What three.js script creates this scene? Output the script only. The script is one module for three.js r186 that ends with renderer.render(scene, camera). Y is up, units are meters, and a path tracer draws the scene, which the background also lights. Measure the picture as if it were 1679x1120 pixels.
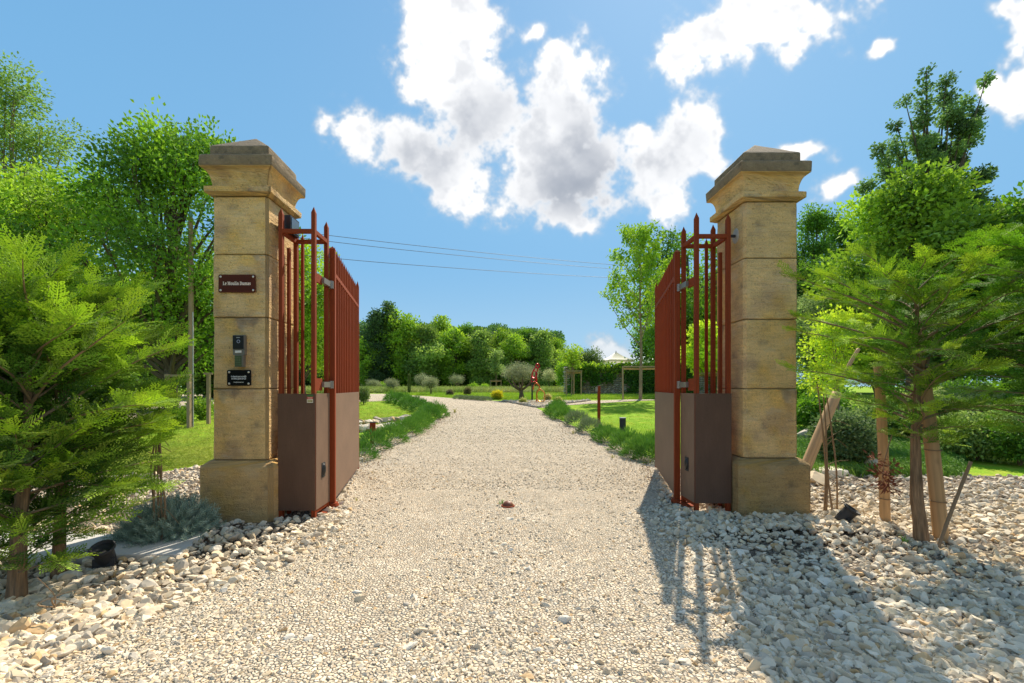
import * as THREE from 'three';
import { ImprovedNoise } from 'three/addons/math/ImprovedNoise.js';
import { mergeGeometries, toCreasedNormals } from 'three/addons/utils/BufferGeometryUtils.js';

// ───────────────────────── camera, sky, sun, exposure ─────────────────────────
const scene = new THREE.Scene();
const F = 680, CX = 820, CY = 636, EYE = 1.14;             // lens of the photograph, in its own pixels
const camera = new THREE.PerspectiveCamera(2 * Math.atan(560 / F) * 180 / Math.PI, 1679 / 1120, 0.05, 3000);
camera.position.set(0, EYE, 0);
camera.setViewOffset(1679, 1120, 839.5 - CX, 560 - CY, 1679, 1120);
camera.updateProjectionMatrix();

const sunEl = 50 * Math.PI / 180, sunAz = 24.5 * Math.PI / 180;   // ahead and to the right
const sunDir = new THREE.Vector3(Math.sin(sunAz) * Math.cos(sunEl), Math.sin(sunEl), -Math.cos(sunAz) * Math.cos(sunEl));
const sun = new THREE.DirectionalLight(new THREE.Color(1, 0.9, 0.74), 4.1);
sun.name = 'sun';
sun.position.copy(sunDir).multiplyScalar(120);
sun.castShadow = true;
Object.assign(sun.shadow.camera, { left: -40, right: 40, top: 40, bottom: -40, near: 1, far: 300 });
sun.shadow.mapSize.set(4096, 4096);
scene.add(sun, sun.target);

const renderer = new THREE.WebGLRenderer({ antialias: true });
renderer.setSize(1024, 683);
renderer.toneMapping = THREE.LinearToneMapping;
renderer.toneMappingExposure = 1.9;
renderer.shadowMap.enabled = true;

// ───────────────────────── random numbers and noise ─────────────────────────
function mulberry(a) { return () => { a = (a + 0x6d2b79f5) | 0; let t = Math.imul(a ^ (a >>> 15), 1 | a); t = (t + Math.imul(t ^ (t >>> 7), 61 | t)) ^ t; return ((t ^ (t >>> 14)) >>> 0) / 4294967296; }; }
let rnd = mulberry(7);
const rr = (a, b) => a + (b - a) * rnd();
const pick = (a) => a[Math.floor(rnd() * a.length)];
const lerp = THREE.MathUtils.lerp, clamp = THREE.MathUtils.clamp;
const smooth = (x, a, b) => { const t = clamp((x - a) / (b - a), 0, 1); return t * t * (3 - 2 * t); };
const perlin = new ImprovedNoise();
const HASH = new Float32Array(65536); { const r = mulberry(99); for (let i = 0; i < 65536; i++) HASH[i] = r(); }
const lat = (i, j) => HASH[((i & 255) + (((j & 255) * 167 + (i & 255) * 91) << 8)) & 65535];
function vnoise(x, y, p = 256) {                            // value noise, period p on both axes
  const i = Math.floor(x), j = Math.floor(y); let s = x - i, t = y - j;
  s = s * s * (3 - 2 * s); t = t * t * (3 - 2 * t);
  const m = (k) => ((k % p) + p) % p, i0 = m(i), i1 = m(i + 1), j0 = m(j), j1 = m(j + 1);
  const a = lat(i0, j0), b = lat(i1, j0), c = lat(i0, j1), d = lat(i1, j1);
  return a + (b - a) * s + (c - a) * t + (a - b - c + d) * s * t;
}
function fbm(x, y, oct, p = 256) { let s = 0, a = 0.5, n = 0; for (let k = 0; k < oct; k++) { s += a * vnoise(x, y, p); n += a; x = x * 2 + 17; y = y * 2 + 41; a *= 0.55; p = Math.min(256, p * 2); } return s / n; }

// ───────────────────────── the sky (air and clouds by direction) ─────────────────────────
{
  const W = 4096, H = 2048, data = new Float32Array(W * H * 4);
  const R = (deg) => deg * Math.PI / 180;
  // cumulus lobes on the tangent plane ahead: centre, radii, turn
  const lobes = [[745, 10, 100, 120, 0], [735, 120, 85, 85, 0.3], [800, 190, 85, 85, 0], [925, 150, 72, 95, 0.1], [905, 225, 110, 80, 0], [965, 280, 80, 85, 0.2], [880, 290, 90, 60, 0],
    [600, 212, 62, 46, 0], [670, 235, 85, 62, 0.3], [735, 285, 72, 58, 0.5], [765, 325, 42, 36, 0.3], [920, 335, 75, 36, 0], [955, 365, 36, 22, 0], [1075, 275, 66, 60, -0.5], [1135, 215, 52, 68, 0.2], [1160, 265, 40, 34, 0], [1090, 335, 44, 32, 0],
    [1115, 105, 58, 46, -0.5], [1190, 65, 105, 66, -0.2], [1280, 25, 120, 70, 0.1], [1380, -40, 90, 50, 0], [1230, -60, 160, 70, 0], [878, 54, 20, 22, 0], [1665, 160, 70, 50, -0.6], [1700, 60, 60, 90, 0], [1660, 18, 46, 26, 0], [1316, 245, 56, 20, 0], [1360, 300, 48, 24, -0.4],
    [1442, 88, 26, 14, -0.5], [1050, 215, 26, 26, 0], [1010, 585, 62, 30, 0], [1090, 600, 80, 26, 0], [930, 612, 60, 16, 0], [225, 470, 60, 26, 0], [150, 520, 90, 30, 0], [1420, 470, 60, 30, 0], [1345, 540, 50, 40, 0],
    [-250, 60, 130, 90, 0.2], [-120, -220, 160, 100, 0], [420, -330, 170, 90, 0], [980, -300, 190, 110, 0], [1900, -150, 190, 120, 0]];
  const greys = [[788, 195, 46, 42, 0.95], [962, 245, 42, 60, 1.0], [930, 310, 62, 40, 0.8], [690, 272, 62, 46, 0.62], [1120, 225, 50, 50, 0.4], [880, 160, 34, 30, 0.4], [740, 10, 60, 60, 0.12], [1090, 300, 50, 40, 0.25], [1230, 40, 70, 30, 0.12]];
  for (let row = 0; row < H; row++) {
    const up = ((row + 0.5) / H - 0.5) * Math.PI, y = Math.sin(up), cu = Math.cos(up);
    for (let col = 0; col < W; col++) {
      const o = (row * W + col) * 4, a = ((col + 0.5) / W - 0.5) * 2 * Math.PI, x = Math.cos(a) * cu, z = Math.sin(a) * cu;
      data[o + 3] = 1;
      if (up < R(-1)) { data[o] = 0.24; data[o + 1] = 0.26; data[o + 2] = 0.2; continue; }
      const e = Math.max(0, up) / R(90), c = x * sunDir.x + y * sunDir.y + z * sunDir.z, ang = Math.acos(clamp(c, -1, 1)) * 57.3;
      const k1 = smooth(e, 0, 0.2), k2 = smooth(e, 0.15, 0.75);
      let r = lerp(lerp(0.20, 0.096, k1), 0.042, k2), g = lerp(lerp(0.33, 0.245, k1), 0.158, k2), b = lerp(lerp(0.44, 0.415, k1), 0.335, k2);
      const glow = 0.13 * Math.exp(-ang / 20) + 0.04 * Math.exp(-ang / 60);
      r += glow; g += glow * 0.95; b += glow * 0.8;
      // cloud cover
      let f = -1, grey = 0;
      let inside = 0;
      if (z < -0.15 && y > -0.01) {
        const u = x / -z * F + CX, v = CY - y / -z * F;
        inside = smooth(u, -600, -350) * (1 - smooth(u, 2050, 2350)) * smooth(v, -650, -400);
        if (inside > 0) {
          let near = false; for (const l of lobes) if (Math.abs(u - l[0]) < l[2] * 1.6 + 60 && Math.abs(v - l[1]) < l[3] * 1.6 + 60 + Math.abs(l[4]) * l[2]) { near = true; break; }
          let s = 0; const wx = near ? (fbm(u / 70 + 3, v / 70 + 9, 3) - 0.5) * 46 : 0, wy = near ? (fbm(u / 70 + 31, v / 70 + 57, 3) - 0.5) * 46 : 0;
          if (near) for (const [lx, ly, ax, ay, t] of lobes) {
            const dx = u + wx - lx, dy = v + wy - ly;
            if (Math.abs(dx) > 330 || Math.abs(dy) > 330) continue;
            const ct = Math.cos(t), st = Math.sin(t), p = (dx * ct + dy * st) / ax, q = (dy * ct - dx * st) / ay;
            s += Math.exp(7 * (1 - Math.sqrt(p * p + q * q)));
          }
          f = Math.log(s + 1e-4) / 7;
          if (f > -0.9) {
            const n1 = fbm(u / 48, v / 48, 6) - 0.5, n2 = fbm(u / 15 + 60, v / 15 + 11, 4) - 0.5;
            const n3 = fbm(u / 6 + 7, v / 6 + 91, 3) - 0.5; f += n1 * 1.25 + n2 * 0.5 + n3 * 0.16 - 0.05;
            for (const [lx, ly, ax, ay, w] of greys) { const p = (u + wx * 0.8 - lx) / (ax * 1.25), q = (v + wy * 0.8 - ly) / (ay * 1.25); grey += w * Math.exp(-(p * p + q * q)); }
            grey = grey * (0.85 + 1.3 * (fbm(u / 55 + 12, v / 55 + 4, 5) - 0.4)) + 0.42 * smooth(fbm(u / 38 + 70, v / 38 + 33, 5), 0.38, 0.72) * smooth(f, 0.2, 0.9);
          }
        }
      }
      if (inside < 1 && y > 0.02) {                          // the same kind of sky goes on all round
        const px = x / (y + 0.12), pz = z / (y + 0.12);
        const n = fbm(px * 1.15 + 40, pz * 1.15 + 12, 4), w = (n - 0.53) * 5;
        f = inside > 0 ? lerp(w, f, inside) : w;
        grey = lerp(0.55 * smooth(w, 0.3, 1.1), grey, inside);
      }
      const al = smooth(f, -0.3, 0.32) * (0.2 + 0.8 * smooth(f, -0.14, 0.42)) * smooth(y, 0.0, 0.03) * lerp(0.62, 1, smooth(y, 0.02, 0.2));
      if (al > 0) {
        const gq = (1 - Math.exp(-1.25 * Math.max(0, grey))) * smooth(f, 0.0, 0.55), bright = (0.37 + 0.24 * smooth(f, -0.05, 0.5) + 0.16 * Math.exp(-ang / 22)) * lerp(0.72, 1, smooth(y, 0.03, 0.22));
        const wq = gq; r = lerp(r, lerp(bright, 0.17, wq), al); g = lerp(g, lerp(bright, 0.195, wq), al); b = lerp(b, lerp(bright, 0.24, wq), al);
      }
      data[o] = r; data[o + 1] = g; data[o + 2] = b;
    }
  }
  const t = new THREE.DataTexture(data, W, H, THREE.RGBAFormat, THREE.FloatType);
  t.mapping = THREE.EquirectangularReflectionMapping; t.magFilter = THREE.LinearFilter; t.minFilter = THREE.LinearFilter;
  t.needsUpdate = true;
  scene.background = t; scene.environment = t;
}

// ───────────────────────── small helpers ─────────────────────────
const V = (x, y, z) => new THREE.Vector3(x, y, z);
const counts = {};
function numbered(n) { const k = counts[n] = (counts[n] ?? -1) + 1; return k ? n + '_' + String(k).padStart(3, '0') : n; }
function setUp(o, label, category, group, kind) { o.userData = {}; if (label) o.userData.label = label; if (category) o.userData.category = category; if (group) o.userData.group = group; if (kind) o.userData.kind = kind; return o; }
function thing(name, label, category, x = 0, y = 0, z = 0, group) { const o = new THREE.Group(); o.name = numbered(name); setUp(o, label, category, group); o.position.set(x, y, z); scene.add(o); return o; }
function part(parent, name, geo, mat) { const m = new THREE.Mesh(geo, mat); m.name = name; m.castShadow = m.receiveShadow = true; parent.add(m); return m; }
function solo(name, geo, mat, label, category, group, kind) { const m = new THREE.Mesh(geo, mat); m.name = numbered(name); setUp(m, label, category, group, kind); m.castShadow = m.receiveShadow = true; scene.add(m); return m; }
function copyOf(src, label, group) { const c = src.clone(); c.name = numbered(src.name.replace(/_\d{3}$/, '')); c.userData = { ...src.userData }; if (label) c.userData.label = label; if (group) c.userData.group = group; scene.add(c); return c; }
const C = (r, g, b) => new THREE.Color().setRGB(r, g, b);
function mat(color, roughness = 0.8, extra = {}) { return new THREE.MeshStandardMaterial({ color, roughness, ...extra }); }
function leafMat(color, trans = 0.45) { return new THREE.MeshPhysicalMaterial({ color, roughness: 0.85, transmission: trans, thickness: 0, side: THREE.DoubleSide, specularIntensity: 0.5 }); }
function instanced(parent, name, geo, material, list, cols) {
  const m = new THREE.InstancedMesh(geo, material, list.length); m.name = name; m.userData.kind = 'stuff'; m.castShadow = m.receiveShadow = true;
  for (let i = 0; i < list.length; i++) { m.setMatrixAt(i, list[i]); if (cols) m.setColorAt(i, cols[i]); }
  (parent || scene).add(m); return m;
}
const M4 = new THREE.Matrix4(), Q4 = new THREE.Quaternion(), E4 = new THREE.Euler();
function mtx(p, rx, ry, rz, sx, sy = sx, sz = sx) { return new THREE.Matrix4().compose(p, new THREE.Quaternion().setFromEuler(E4.set(rx, ry, rz, 'YXZ')), V(sx, sy, sz)); }
function frame(p, dir, up, s) {                              // x along dir, y as near to up as it goes
  const x = dir.clone().normalize(), z = x.clone().cross(up).normalize(), y = z.clone().cross(x);
  return new THREE.Matrix4().makeBasis(x, y, z).scale(V(s, s, s)).setPosition(p);
}
function texture(n, fn, srgb = true) {                       // fn(u, v) in 0..1 gives linear r, g, b
  const d = new Uint8Array(n * n * 4), enc = (c) => { c = clamp(c, 0, 1); return 255 * (srgb ? (c <= 0.0031308 ? 12.92 * c : 1.055 * Math.pow(c, 1 / 2.4) - 0.055) : c); };
  for (let j = 0; j < n; j++) for (let i = 0; i < n; i++) { const c = fn(i / n, j / n), o = (j * n + i) * 4; d[o] = enc(c[0]); d[o + 1] = enc(c[1]); d[o + 2] = enc(c[2]); d[o + 3] = 255; }
  const t = new THREE.DataTexture(d, n, n); t.wrapS = t.wrapT = THREE.RepeatWrapping; t.magFilter = THREE.LinearFilter; t.minFilter = THREE.LinearMipmapLinearFilter; t.generateMipmaps = true;
  if (srgb) t.colorSpace = THREE.SRGBColorSpace; t.needsUpdate = true; return t;
}
function scaled(t, s, s2 = s) { const c = t.clone(); c.repeat.set(s, s2); c.needsUpdate = true; return c; }
class GB {                                                   // triangles by hand
  constructor() { this.p = []; this.i = []; }
  v(a) { this.p.push(a.x, a.y, a.z); return this.p.length / 3 - 1; }
  tri(a, b, c) { this.i.push(this.v(a), this.v(b), this.v(c)); }
  blade(p, dir, len, w, side, fold = 0.15) {                 // leaf: base, two sides, tip
    const d = dir.clone().normalize(), s = side.clone().addScaledVector(d, -side.dot(d)).normalize(), n = d.clone().cross(s);
    const m = p.clone().addScaledVector(d, len * 0.45), t = p.clone().addScaledVector(d, len);
    const a = m.clone().addScaledVector(s, w).addScaledVector(n, w * fold), b = m.clone().addScaledVector(s, -w).addScaledVector(n, w * fold);
    this.tri(p, a, t); this.tri(p, t, b);
  }
  grass(p, dir, len, w, bend) {                              // narrow blade in two steps
    const s = V(-dir.z, 0, dir.x).normalize(), up = V(0, 1, 0), m = p.clone().addScaledVector(up, len * 0.55).addScaledVector(dir, bend * 0.3), t = p.clone().addScaledVector(up, len * 0.95).addScaledVector(dir, bend);
    const a = p.clone().addScaledVector(s, w), b = p.clone().addScaledVector(s, -w), c = m.clone().addScaledVector(s, w * 0.8), d = m.clone().addScaledVector(s, -w * 0.8);
    this.tri(a, b, c); this.tri(b, d, c); this.tri(c, d, t);
  }
  geo() { const g = new THREE.BufferGeometry(); g.setAttribute('position', new THREE.Float32BufferAttribute(this.p, 3)); g.setIndex(this.i); g.computeVertexNormals(); return g; }
}
function box(w, h, d, x = 0, y = 0, z = 0) { const g = new THREE.BoxGeometry(w, h, d); g.translate(x, y, z); return g; }
function tube(pts, r0, r1, sides = 6, n = 0, wob = 0) {      // tapering tube through points
  const curve = new THREE.CatmullRomCurve3(pts), k = n || Math.max(3, pts.length * 3), P = [], U = [], I = [];
  let nx = V(1, 0, 0);
  for (let i = 0; i <= k; i++) {
    const t = i / k, p = curve.getPoint(t), d = curve.getTangent(t);
    nx.addScaledVector(d, -nx.dot(d)); if (nx.length() < 0.1) nx = V(0, 0, 1).addScaledVector(d, -d.z); nx.normalize();
    const ny = d.clone().cross(nx);
    for (let j = 0; j <= sides; j++) {
      const a = (j % sides) / sides * 2 * Math.PI, r = lerp(r0, r1, t) * (1 + wob * perlin.noise(p.x * 9 + j % sides * 3.1, p.y * 7, p.z * 9));
      P.push(p.x + r * (Math.cos(a) * nx.x + Math.sin(a) * ny.x), p.y + r * (Math.cos(a) * nx.y + Math.sin(a) * ny.y), p.z + r * (Math.cos(a) * nx.z + Math.sin(a) * ny.z));
      U.push(j / sides * 6.28 * Math.max(r0, 0.02), t * curve.getLength());
    }
  }
  for (let i = 0; i < k; i++) for (let j = 0; j < sides; j++) { const a = i * (sides + 1) + j, b = a + sides + 1; I.push(a, a + 1, b, a + 1, b + 1, b); }
  for (const [o, flip] of [[0, 1], [k * (sides + 1), 0]]) for (let j = 1; j < sides - 1; j++) flip ? I.push(o, o + j + 1, o + j) : I.push(o, o + j, o + j + 1);
  const g = new THREE.BufferGeometry(); g.setAttribute('position', new THREE.Float32BufferAttribute(P, 3)); g.setAttribute('uv', new THREE.Float32BufferAttribute(U, 2)); g.setIndex(I); g.computeVertexNormals(); return g;
}
function bar(w, h, tip, w2 = w) {                            // square bar with a pointed top
  const q = Math.SQRT1_2 * w, g = new THREE.LatheGeometry([[0.0001, 0], [q, 0], [q, h], [q * w2 / w, h], [0.0004, h + tip]].map((a) => new THREE.Vector2(...a)), 4);
  g.rotateY(Math.PI / 4); const f = g.toNonIndexed(); f.computeVertexNormals(); return f;
}
function squareLoft(profile, chamfer, seg, disp = 0, seed = 0, step = 0.06) {  // square pillar section by half width and height
  const prof = []; for (let i = 0; i < profile.length; i++) { const [a, b] = profile[i]; prof.push([a, b]); const q = profile[i + 1]; if (q) { const L = Math.hypot(q[0] - a, q[1] - b), k = Math.min(24, Math.floor(L / step)); for (let j = 1; j < k; j++) prof.push([lerp(a, q[0], j / k), lerp(b, q[1], j / k)]); } }
  const P = [], U = [], I = [], K = [], nr = 4 * (seg + 1), tone = 0.92 + 0.16 * Math.abs(perlin.noise(seed * 1.7 + 0.3, 2.1, 5.3)) * 2;
  for (const [h, y] of prof) {
    const c = Math.min(chamfer, h * 0.3); let k = 0;
    for (let f = 0; f < 4; f++) for (let s = 0; s <= seg; s++) {
      const t = (s / seg * 2 - 1) * (h - c), a = f * Math.PI / 2, ca = Math.cos(a), sa = Math.sin(a);
      let x = ca * h - sa * t, z = sa * h + ca * t;
      if (disp && h > 0.02) {
        const edge = 1 - smooth(h - Math.abs(t), 0, 0.03), n = perlin.noise(x * 6 + seed, y * 6, z * 6) * 0.6 + perlin.noise(x * 22 + seed, y * 30, z * 22) * 0.4, e = Math.max(0, perlin.noise(x * 9, y * 9 + seed, z * 9) - 0.15) * 2.2 * edge, q = 1 + (disp * n - disp * 2.2 * e) / h;
        x *= q; z *= q;
      }
      P.push(x, y, -z); { const s1 = smooth(perlin.noise(x * 3.2 + seed * 5, y * 3.2 + seed, z * 3.2) + 0.5 * perlin.noise(x * 11, y * 8 + seed, z * 11), 0.02, 0.55), s2 = smooth(perlin.noise(x * 14 + seed, y * 2.2, z * 14), 0.25, 0.6); const q = tone * (1 - 0.22 * s1) * (1 - 0.12 * s2); K.push(q, q * (1 - 0.02 * s1), q * (1 + 0.14 * s1)); } U.push((f * 2 * h + t + h) + seed * 0.37, y); k++;
    }
  }
  for (let i = 0; i < prof.length - 1; i++) for (let j = 0; j < nr; j++) { const a = i * nr + j, b = i * nr + (j + 1) % nr, c = a + nr, d = b + nr; I.push(a, b, c, b, d, c); }
  let g = new THREE.BufferGeometry(); g.setAttribute('position', new THREE.Float32BufferAttribute(P, 3)); g.setAttribute('uv', new THREE.Float32BufferAttribute(U, 2)); g.setAttribute('color', new THREE.Float32BufferAttribute(K, 3)); g.setIndex(I);
  return toCreasedNormals(g, 0.55);
}
function rock(seed, detail, sx, sy, sz, cuts = 7) {
  const r = mulberry(seed), g = new THREE.IcosahedronGeometry(1, detail), p = g.attributes.position, v = V(0, 0, 0), planes = [];
  for (let k = 0; k < cuts; k++) planes.push([V(r() * 2 - 1, r() * 2 - 1, r() * 2 - 1).normalize(), 0.44 + 0.3 * r()]);
  for (let i = 0; i < p.count; i++) {
    v.fromBufferAttribute(p, i);
    for (const [n, d] of planes) { const e = v.dot(n) - d; if (e > 0) v.addScaledVector(n, -e); }
    v.multiplyScalar(1 + 0.1 * perlin.noise(v.x * 2 + seed, v.y * 2, v.z * 2));
    p.setXYZ(i, v.x * sx, v.y * sy, v.z * sz);
  }
  g.computeVertexNormals(); g.deleteAttribute('uv'); return g;
}
// ground level by distance ahead: level at the gate, rising into the garden
const HT = [[-600, 0], [5.5, 0], [8, 0.08], [10, 0.19], [15, 0.42], [20, 0.57], [25, 0.66], [30, 0.72], [50, 0.86], [100, 1.2], [150, 1.6], [900, 3]];
const ROWS = []; for (let d = -12; d < 900; d += d < 8 ? 0.4 : d < 32 ? 0.5 : d < 110 ? 3 : 40) ROWS.push(d);
function hRaw(d) { let i = 0; while (i < HT.length - 2 && d > HT[i + 1][0]) i++; const [a, b] = HT[i], [c, e] = HT[i + 1]; return lerp(b, e, clamp((d - a) / (c - a), 0, 1)); }
const hs = (d) => (d < 5 ? 0 : d < 60 ? (hRaw(d - 1) + hRaw(d) * 2 + hRaw(d + 1)) / 4 : hRaw(d));
function h(d) { let i = 0; while (i < ROWS.length - 2 && d > ROWS[i + 1]) i++; const t = (d - ROWS[i]) / (ROWS[i + 1] - ROWS[i]); return lerp(hs(ROWS[i]), hs(ROWS[i + 1]), clamp(t, 0, 1)); }
const gx = (px, d) => (px - CX) / F * d, gy = (py, d) => EYE - (py - CY) / F * d;
const along = (tab) => (d) => { let i = 0; while (i < tab.length - 2 && d > tab[i + 1][0]) i++; const [a, b] = tab[i], [c, e] = tab[i + 1]; return lerp(b, e, clamp((d - a) / (c - a), 0, 1)); };
function sheet(name, d0, d1, left, right, lift, material, cols = 10) {  // a piece of ground between two edges, row by row
  const ds = [d0, ...ROWS.filter((d) => d > d0 + 1e-3 && d < d1 - 1e-3), d1], P = [], U = [], I = [];
  for (const d of ds) for (let j = 0; j <= cols; j++) { const x = lerp(left(d), right(d), j / cols); P.push(x, h(d) + lift, -d); U.push(x, d); }
  for (let i = 0; i < ds.length - 1; i++) for (let j = 0; j < cols; j++) { const a = i * (cols + 1) + j, b = a + cols + 1; I.push(a, a + 1, b, a + 1, b + 1, b); }
  const g = new THREE.BufferGeometry(); g.setAttribute('position', new THREE.Float32BufferAttribute(P, 3)); g.setAttribute('uv', new THREE.Float32BufferAttribute(U, 2)); g.setIndex(I); g.computeVertexNormals();
  return solo(name, g, material, null, null, null, 'structure');
}

// ───────────────────────── materials ─────────────────────────
const stoneTex = texture(1024, (u, v) => {
  const n = fbm(u * 6, v * 10, 5, 6), s = vnoise(u * 10 + 4 * fbm(u * 4, v * 4, 3, 4), v * 90, 10) , f = vnoise(u * 200, v * 200, 200), big = fbm(u * 3 + 8, v * 3 + 5, 4, 3);
  const stain = smooth(fbm(u * 5 + 3, v * 5 + 70, 5, 5), 0.56, 0.78), warm = smooth(big, 0.4, 0.68), pale = smooth(fbm(u * 7 + 90, v * 12 + 20, 4, 7), 0.6, 0.8);
  const k = 0.62 + 0.42 * n + 0.15 * (s - 0.5) + 0.26 * (f - 0.5);
  const c = [lerp(0.78, 0.84, warm) * k, lerp(0.515, 0.51, warm) * k, lerp(0.225, 0.15, warm) * k];
  const pit = smooth(vnoise(u * 90 + 3, v * 90, 90), 0.86, 0.95); for (let q = 0; q < 3; q++) c[q] *= 1 - 0.3 * pit;
  return [lerp(lerp(c[0], 0.20, stain * 0.65), 0.62, pale * 0.45), lerp(lerp(c[1], 0.15, stain * 0.65), 0.47, pale * 0.45), lerp(lerp(c[2], 0.095, stain * 0.65), 0.28, pale * 0.45)];
});
const stoneBump = texture(1024, (u, v) => { const a = fbm(u * 8, v * 80, 4, 8), b = vnoise(u * 180, v * 180, 180), c = fbm(u * 14, v * 14, 4, 14), p = smooth(vnoise(u * 60 + 9, v * 60, 60), 0.82, 0.95); const k = 0.4 * a + 0.22 * b + 0.4 * c - 0.4 * p; return [k, k, k]; }, false);
const weatherTex = texture(512, (u, v) => { const n = fbm(u * 8, v * 8, 5, 8), f = vnoise(u * 120, v * 120, 120), l = smooth(fbm(u * 12 + 40, v * 12, 4, 12), 0.55, 0.75); const k = 0.55 + 0.6 * n + 0.25 * (f - 0.5); return [lerp(0.27 * k, 0.1, l * 0.6), lerp(0.20 * k, 0.085, l * 0.6), lerp(0.125 * k, 0.06, l * 0.6)]; });
const rustTex = texture(512, (u, v) => { const n = fbm(u * 8, v * 8, 5, 8), f = vnoise(u * 100, v * 100, 100), d = smooth(fbm(u * 16 + 7, v * 5, 4, 5), 0.52, 0.75); const k = 0.6 + 0.55 * n + 0.25 * (f - 0.5); return [lerp(0.26 * k, 0.12, d * 0.5), lerp(0.046 * k, 0.028, d * 0.5), lerp(0.011 * k, 0.010, d * 0.5)]; });
const panelTex = texture(512, (u, v) => { const n = fbm(u * 5, v * 5, 5, 5), st = fbm(u * 40, v * 2, 3, 2), f = vnoise(u * 160, v * 160, 160), sp = smooth(vnoise(u * 50, v * 50 + 3, 50), 0.93, 0.98); const k = 0.72 + 0.28 * n + 0.22 * (st - 0.5) + 0.12 * (f - 0.5) - 0.2 * sp; return [0.22 * k, 0.137 * k, 0.092 * k]; });
const woodTex = texture(512, (u, v) => { const g = fbm(u * 40, v * 3, 4, 3), n = fbm(u * 4, v * 3 + 7, 4, 4), kn = smooth(vnoise(u * 5, v * 6 + 20, 5), 0.86, 0.97); const k = 0.62 + 0.5 * g + 0.3 * (n - 0.5) - 0.35 * kn; return [0.56 * k, 0.34 * k, 0.155 * k]; });
const barkTex = texture(512, (u, v) => { const g = fbm(u * 30, v * 6, 5, 6), n = fbm(u * 6, v * 6 + 7, 4, 6); const k = 0.35 + 1.0 * g * g + 0.5 * (n - 0.5); return [0.2 * k, 0.15 * k, 0.1 * k]; });
const barkBump = texture(512, (u, v) => { const g = fbm(u * 26, v * 5, 5, 5); return [g, g, g]; }, false);
function worley(n, seed) {
  const r = mulberry(seed), pts = []; for (let i = 0; i < n * n; i++) pts.push([r(), r(), r(), r()]);
  return (u, v) => {
    const x = u * n, y = v * n, i = Math.floor(x), j = Math.floor(y); let a = 9, b = 9, id = null;
    for (let q = -1; q <= 1; q++) for (let p = -1; p <= 1; p++) { const c = pts[((j + q + n) % n) * n + (i + p + n) % n], dx = i + p + c[0] - x, dy = j + q + c[1] - y, d = dx * dx + dy * dy; if (d < a) { b = a; a = d; id = c; } else if (d < b) b = d; }
    return [Math.sqrt(a), Math.sqrt(b), id[2], id[3]];
  };
}
const wor = worley(56, 5), worBig = worley(16, 8);
const gravelTex = texture(1024, (u, v) => {
  const [a, b, t, s] = wor(u, v), gap = smooth(b - a, 0.02, 0.2), n = fbm(u * 5, v * 5, 4, 5), f = vnoise(u * 250, v * 250, 250), k = (0.62 + 0.55 * t) * (0.85 + 0.35 * n) * (0.9 + 0.2 * f), o = s > 0.85 ? 0.82 : 1;
  return [lerp(0.25 * (0.6 + 0.8 * n), 0.60 * k, gap), lerp(0.195 * (0.6 + 0.8 * n), 0.51 * k * (0.5 + 0.5 * o), gap), lerp(0.135 * (0.6 + 0.8 * n), 0.385 * k * o, gap)];
});
const gravelBump = texture(1024, (u, v) => { const [a, b, t] = wor(u, v), k = clamp((b - a) * 1.3, 0, 0.6) + 0.4 * t * smooth(b - a, 0.02, 0.2); return [k, k, k]; }, false);
const lawnTex = texture(1024, (u, v) => { const n = fbm(u * 6, v * 6, 5, 6), f = vnoise(u * 220, v * 220, 220), y = smooth(fbm(u * 10 + 6, v * 10, 4, 10), 0.5, 0.75), k = 0.6 + 0.5 * n + 0.5 * (f - 0.5); return [lerp(0.21, 0.31, y) * k, lerp(0.36, 0.38, y) * k, lerp(0.018, 0.035, y) * k]; });
const soilTex = texture(512, (u, v) => { const n = fbm(u * 8, v * 8, 5, 8), f = vnoise(u * 120, v * 120, 120), k = 0.5 + 0.6 * n + 0.5 * (f - 0.5); return [0.33 * k, 0.27 * k, 0.19 * k]; });
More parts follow.
